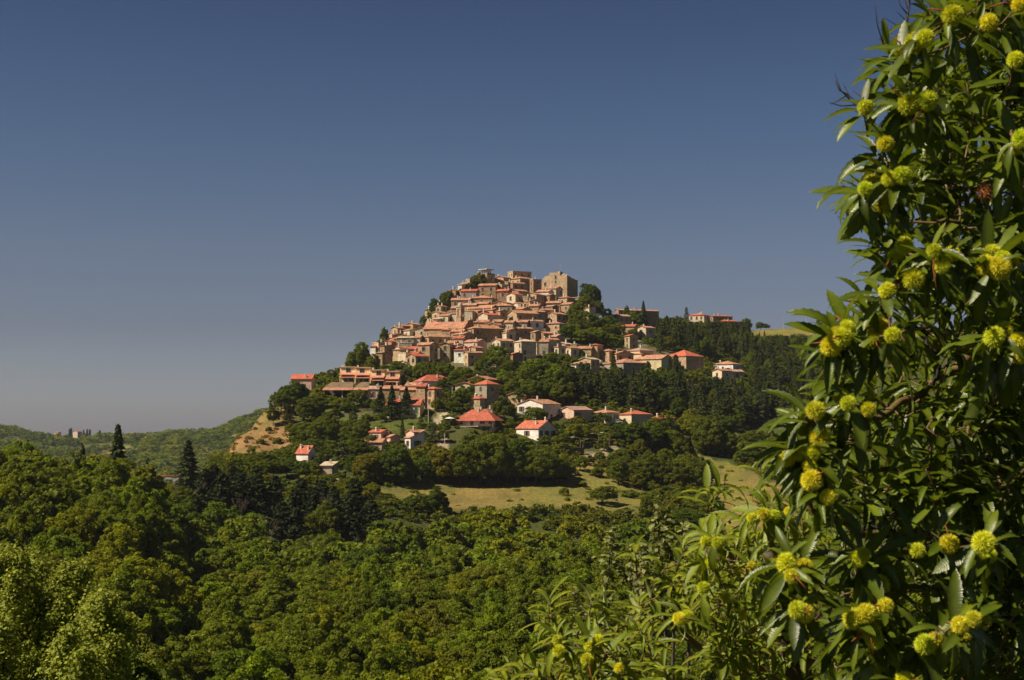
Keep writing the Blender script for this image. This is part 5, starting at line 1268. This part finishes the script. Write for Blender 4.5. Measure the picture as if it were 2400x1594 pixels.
B2 = "1655 1268;1683 1272;1763 1215;1815 1210;1665 1320;1732 1342;1648 1378;1762 1326;1778 1352;1816 1366;1592 1450;1610 1444;1306 1500;1310 1526;1360 1534;1384 1518;1376 1546;1402 1500;1452 1566;1850 1200;1790 1205;1700 1400;1740 1440"
burr2 = [(float(a), float(b), 6.3 + R3.uniform(-.15, .1)) for a, b in (x.split() for x in B2.split(';'))]
T2 = """1285 1400 7;1388 1395 7;1370 1440 7;1484 1285 7;1580 1370 7;1655 1150 6.9;1640 1240 7;1700 1130 6.9;1780 1100 6.9;1850 1110 7;1225 1550 7;1190 1565 7;1265 1450 7;1300 1470 7;1340 1470 7.1;1420 1430 7.1;1450 1470 7;1500 1440 7;1540 1400 7;1560 1330 7;1610 1290 7;1760 1160 7;1820 1170 7;1230 1580 7;1160 1590 7"""
tips2 = [tuple(map(float, x.split())) for x in T2.split(';')]
OUT2 = [(1130,1594),(1240,1560),(1290,1480),(1380,1470),(1450,1450),(1520,1380),(1600,1340),(1640,1260),(1700,1190),(1800,1160),(1900,1200),(2000,1260),(2080,1400),(2100,1700),(1100,1750)]
fill2 = fill(OUT2, 235, 6.7, 8.4, 1.0)
TR2 = [pt(1950, 2100, 8.0), pt(1900, 1750, 7.9), pt(1850, 1480, 7.7), pt(1800, 1300, 7.4)]
TR2[0][2] = height(TR2[0][0], TR2[0][1]) - .2
LM2 = [[(1895,1720,7.9),(1700,1640,7.6),(1480,1600,7.3),(1330,1520,7.1),(1290,1440,7)], [(1890,1700,7.9),(1720,1560,7.6),(1560,1450,7.3),(1500,1340,7.1)], [(1860,1540,7.8),(1760,1400,7.5),(1690,1280,7.2),(1660,1190,7)], [(1850,1480,7.8),(1820,1300,7.4),(1790,1150,7.1)], [(1880,1640,7.8),(1700,1520,7.5),(1620,1400,7.2)], [(1895,1740,7.9),(1600,1720,7.6),(1300,1640,7.3),(1210,1590,7.1)], [(1870,1600,7.8),(1960,1450,7.5),(2000,1330,7.2)]]
LM2 = [[pt(*q) for q in l] for l in LM2]
bough('chestnut_tree', 'paler young chestnut tree with upright curled-leaf shoots filling the lower right foreground', TR2, [.12, .10, .07, .03], LM2, burr2, tips2, fill2, LEAF2, .138, 7, TEMPL + CURLED * 2, (), upright=.35, nleaf=(6, 9), burr_scale=.84, droop=.5, bl=.30)

# pale oak shoots behind them
OAK = leaf_material('oak_leaf', (.20, .22, .075), .25, .7, .2, False, var=(.6, 1.3))
def spire_tree(name, label, matl, stems, base, r_st, leaf, per_m, width, cat='tree', seed=3, trunk_r=.05, bark=None):
    r = np.random.default_rng(seed); o3 = np.array(base); e = empty(name, tuple(base)); tag(e, label, cat); b = MB(); P = []; Nn = []
    for st in stems:
        pts = [np.array(q) for q in st]
        full = [o3, o3 * .45 + pts[0] * .55 + np.array([0, 0, -.1])] + pts; b.tube([tuple(q - o3) for q in full], [trunk_r, trunk_r * .6] + list(np.linspace(r_st, r_st * .35, len(pts))), 6)
        for a, c in zip(pts[:-1], pts[1:]):
            l = np.linalg.norm(c - a); n = max(3, int(l * per_m)); t = r.random(n)[:, None]; off = r.normal(size=(n, 3)) * width * (1.15 - .75 * t)
            P.append(a + (c - a) * t + off); Nn.append(norm(off + r.normal(size=(n, 3)) * width * .8 + np.array([0, 0, width])))
    b.build('stems', [bark or M_TWIG], e, True)
    P = np.concatenate(P) - o3; Nn = np.concatenate(Nn)
    V, F = quads_from(P, Nn, leaf, .6, r); mesh_obj('foliage', V, F, matl, e, attr=np.clip(.5 + r.normal(size=len(P)) * .22, 0, 1)); return e
def st(*p): return [pt(*q) for q in p]
spire_tree('oak_sapling', 'thin oak sapling with small pale leaves standing behind the young chestnut', OAK,
    [st((1415,1520,9.6),(1420,1400,9.6),(1428,1330,9.6),(1432,1245,9.6)), st((1500,1420,9.6),(1490,1330,9.6),(1482,1275,9.6)), st((1520,1420,9.5),(1512,1340,9.5),(1505,1275,9.5)), st((1560,1460,9.6),(1548,1350,9.6),(1545,1270,9.6),(1542,1180,9.6)), st((1580,1400,9.6),(1570,1280,9.6),(1562,1205,9.6)), st((1620,1380,9.6),(1612,1290,9.6),(1606,1230,9.6)), st((1530,1440,9.7),(1470,1350,9.7),(1446,1320,9.7)), st((1450,1560,9.6),(1480,1480,9.6),(1500,1400,9.6)), st((1400,1590,9.6),(1380,1530,9.6),(1345,1390,9.6))],
    [pt(1540, 2000, 9.8)[0], pt(1540, 2000, 9.8)[1], height(*pt(1540, 2000, 9.8)[:2])], .008, .034, 420, .04)
# pale leafy tree in the lower left corner
PALE = leaf_material('pale_leaf', (.235, .275, .040), .30, .65, .12, False, var=(.45, 1.6), back=(.23, .27, .05))
S_ = []
rs = random.Random(4)
for (u, v) in ((-60,1330),(-20,1300),(4,1284),(22,1292),(48,1300),(75,1300),(95,1318),(60,1340),(110,1380),(125,1400),(140,1345),(165,1325),(190,1322),(178,1350),(205,1390),(225,1408),(245,1398),(262,1396),(240,1430),(270,1445),(150,1400),(90,1380),(30,1350),(255,1480),(275,1500),(215,1460),(180,1430),(290,1450),(130,1440),(60,1420),(10,1400),(230,1500),(160,1480),(100,1470),(260,1530),(200,1530),(290,1560),(40,1480),(0,1460),(-50,1420),(140,1540),(80,1540),(20,1540),(-40,1500)):
    r_ = 21 + rs.uniform(-1.6, 1.2) + (v - 1300) * -.006; c_ = rs.uniform(.25, .5)
    S_.append(st((u * (1 - c_) + 60 * c_, v + 210, r_ + .8), (u * .85 + 60 * .15, v + 110, r_ + .3), (u + rs.uniform(-8, 8), v, r_)))
bp_ = pt(60, 1900, 22); spire_tree('pale_leafy_tree', 'pale green sunlit tree with many upright leafy spires in the lower left corner', PALE, S_, [bp_[0], bp_[1], height(bp_[0], bp_[1])], .03, .042, 2400, .15, trunk_r=.16, bark=M_BARK)
BUSH = leaf_material('fresh_leaf', (.14, .19, .02), .3, .6, .25, False, var=(.5, 1.5))
S_ = [st((u, v + 150, 24), (u, v + 70, 24), (u + rs.uniform(-12, 12), v, 24)) for u, v in ((270,1560),(300,1530),(330,1545),(290,1580),(345,1570),(320,1580),(250,1590),(360,1590),(310,1560),(335,1600),(215,1580))]
bp_ = pt(305, 1850, 24.5); spire_tree('leafy_shrub', 'fresh yellow-green shrub right of the pale leafy tree at the bottom edge', BUSH, S_, [bp_[0], bp_[1], height(bp_[0], bp_[1])], .02, .10, 320, .16, cat='shrub', seed=8)

# ------------------------------------------------------------------ the air
hz = MB().box(-2600, 2600, -60, 2700, -140, 130).build('haze', [])
hm = bpy.data.materials.new('haze_air'); hm.use_nodes = True; N = hm.node_tree.nodes; N.remove(N['Principled BSDF'])
pv_ = N.new('ShaderNodeVolumePrincipled'); pv_.inputs['Color'].default_value = (.86, .90, 1, 1); pv_.inputs['Density'].default_value = .000045; pv_.inputs['Anisotropy'].default_value = .2
hm.node_tree.links.new(pv_.outputs[0], N['Material Output'].inputs['Volume']); hz.data.materials.append(hm); tag(hz, 'thin summer haze', kind='stuff')
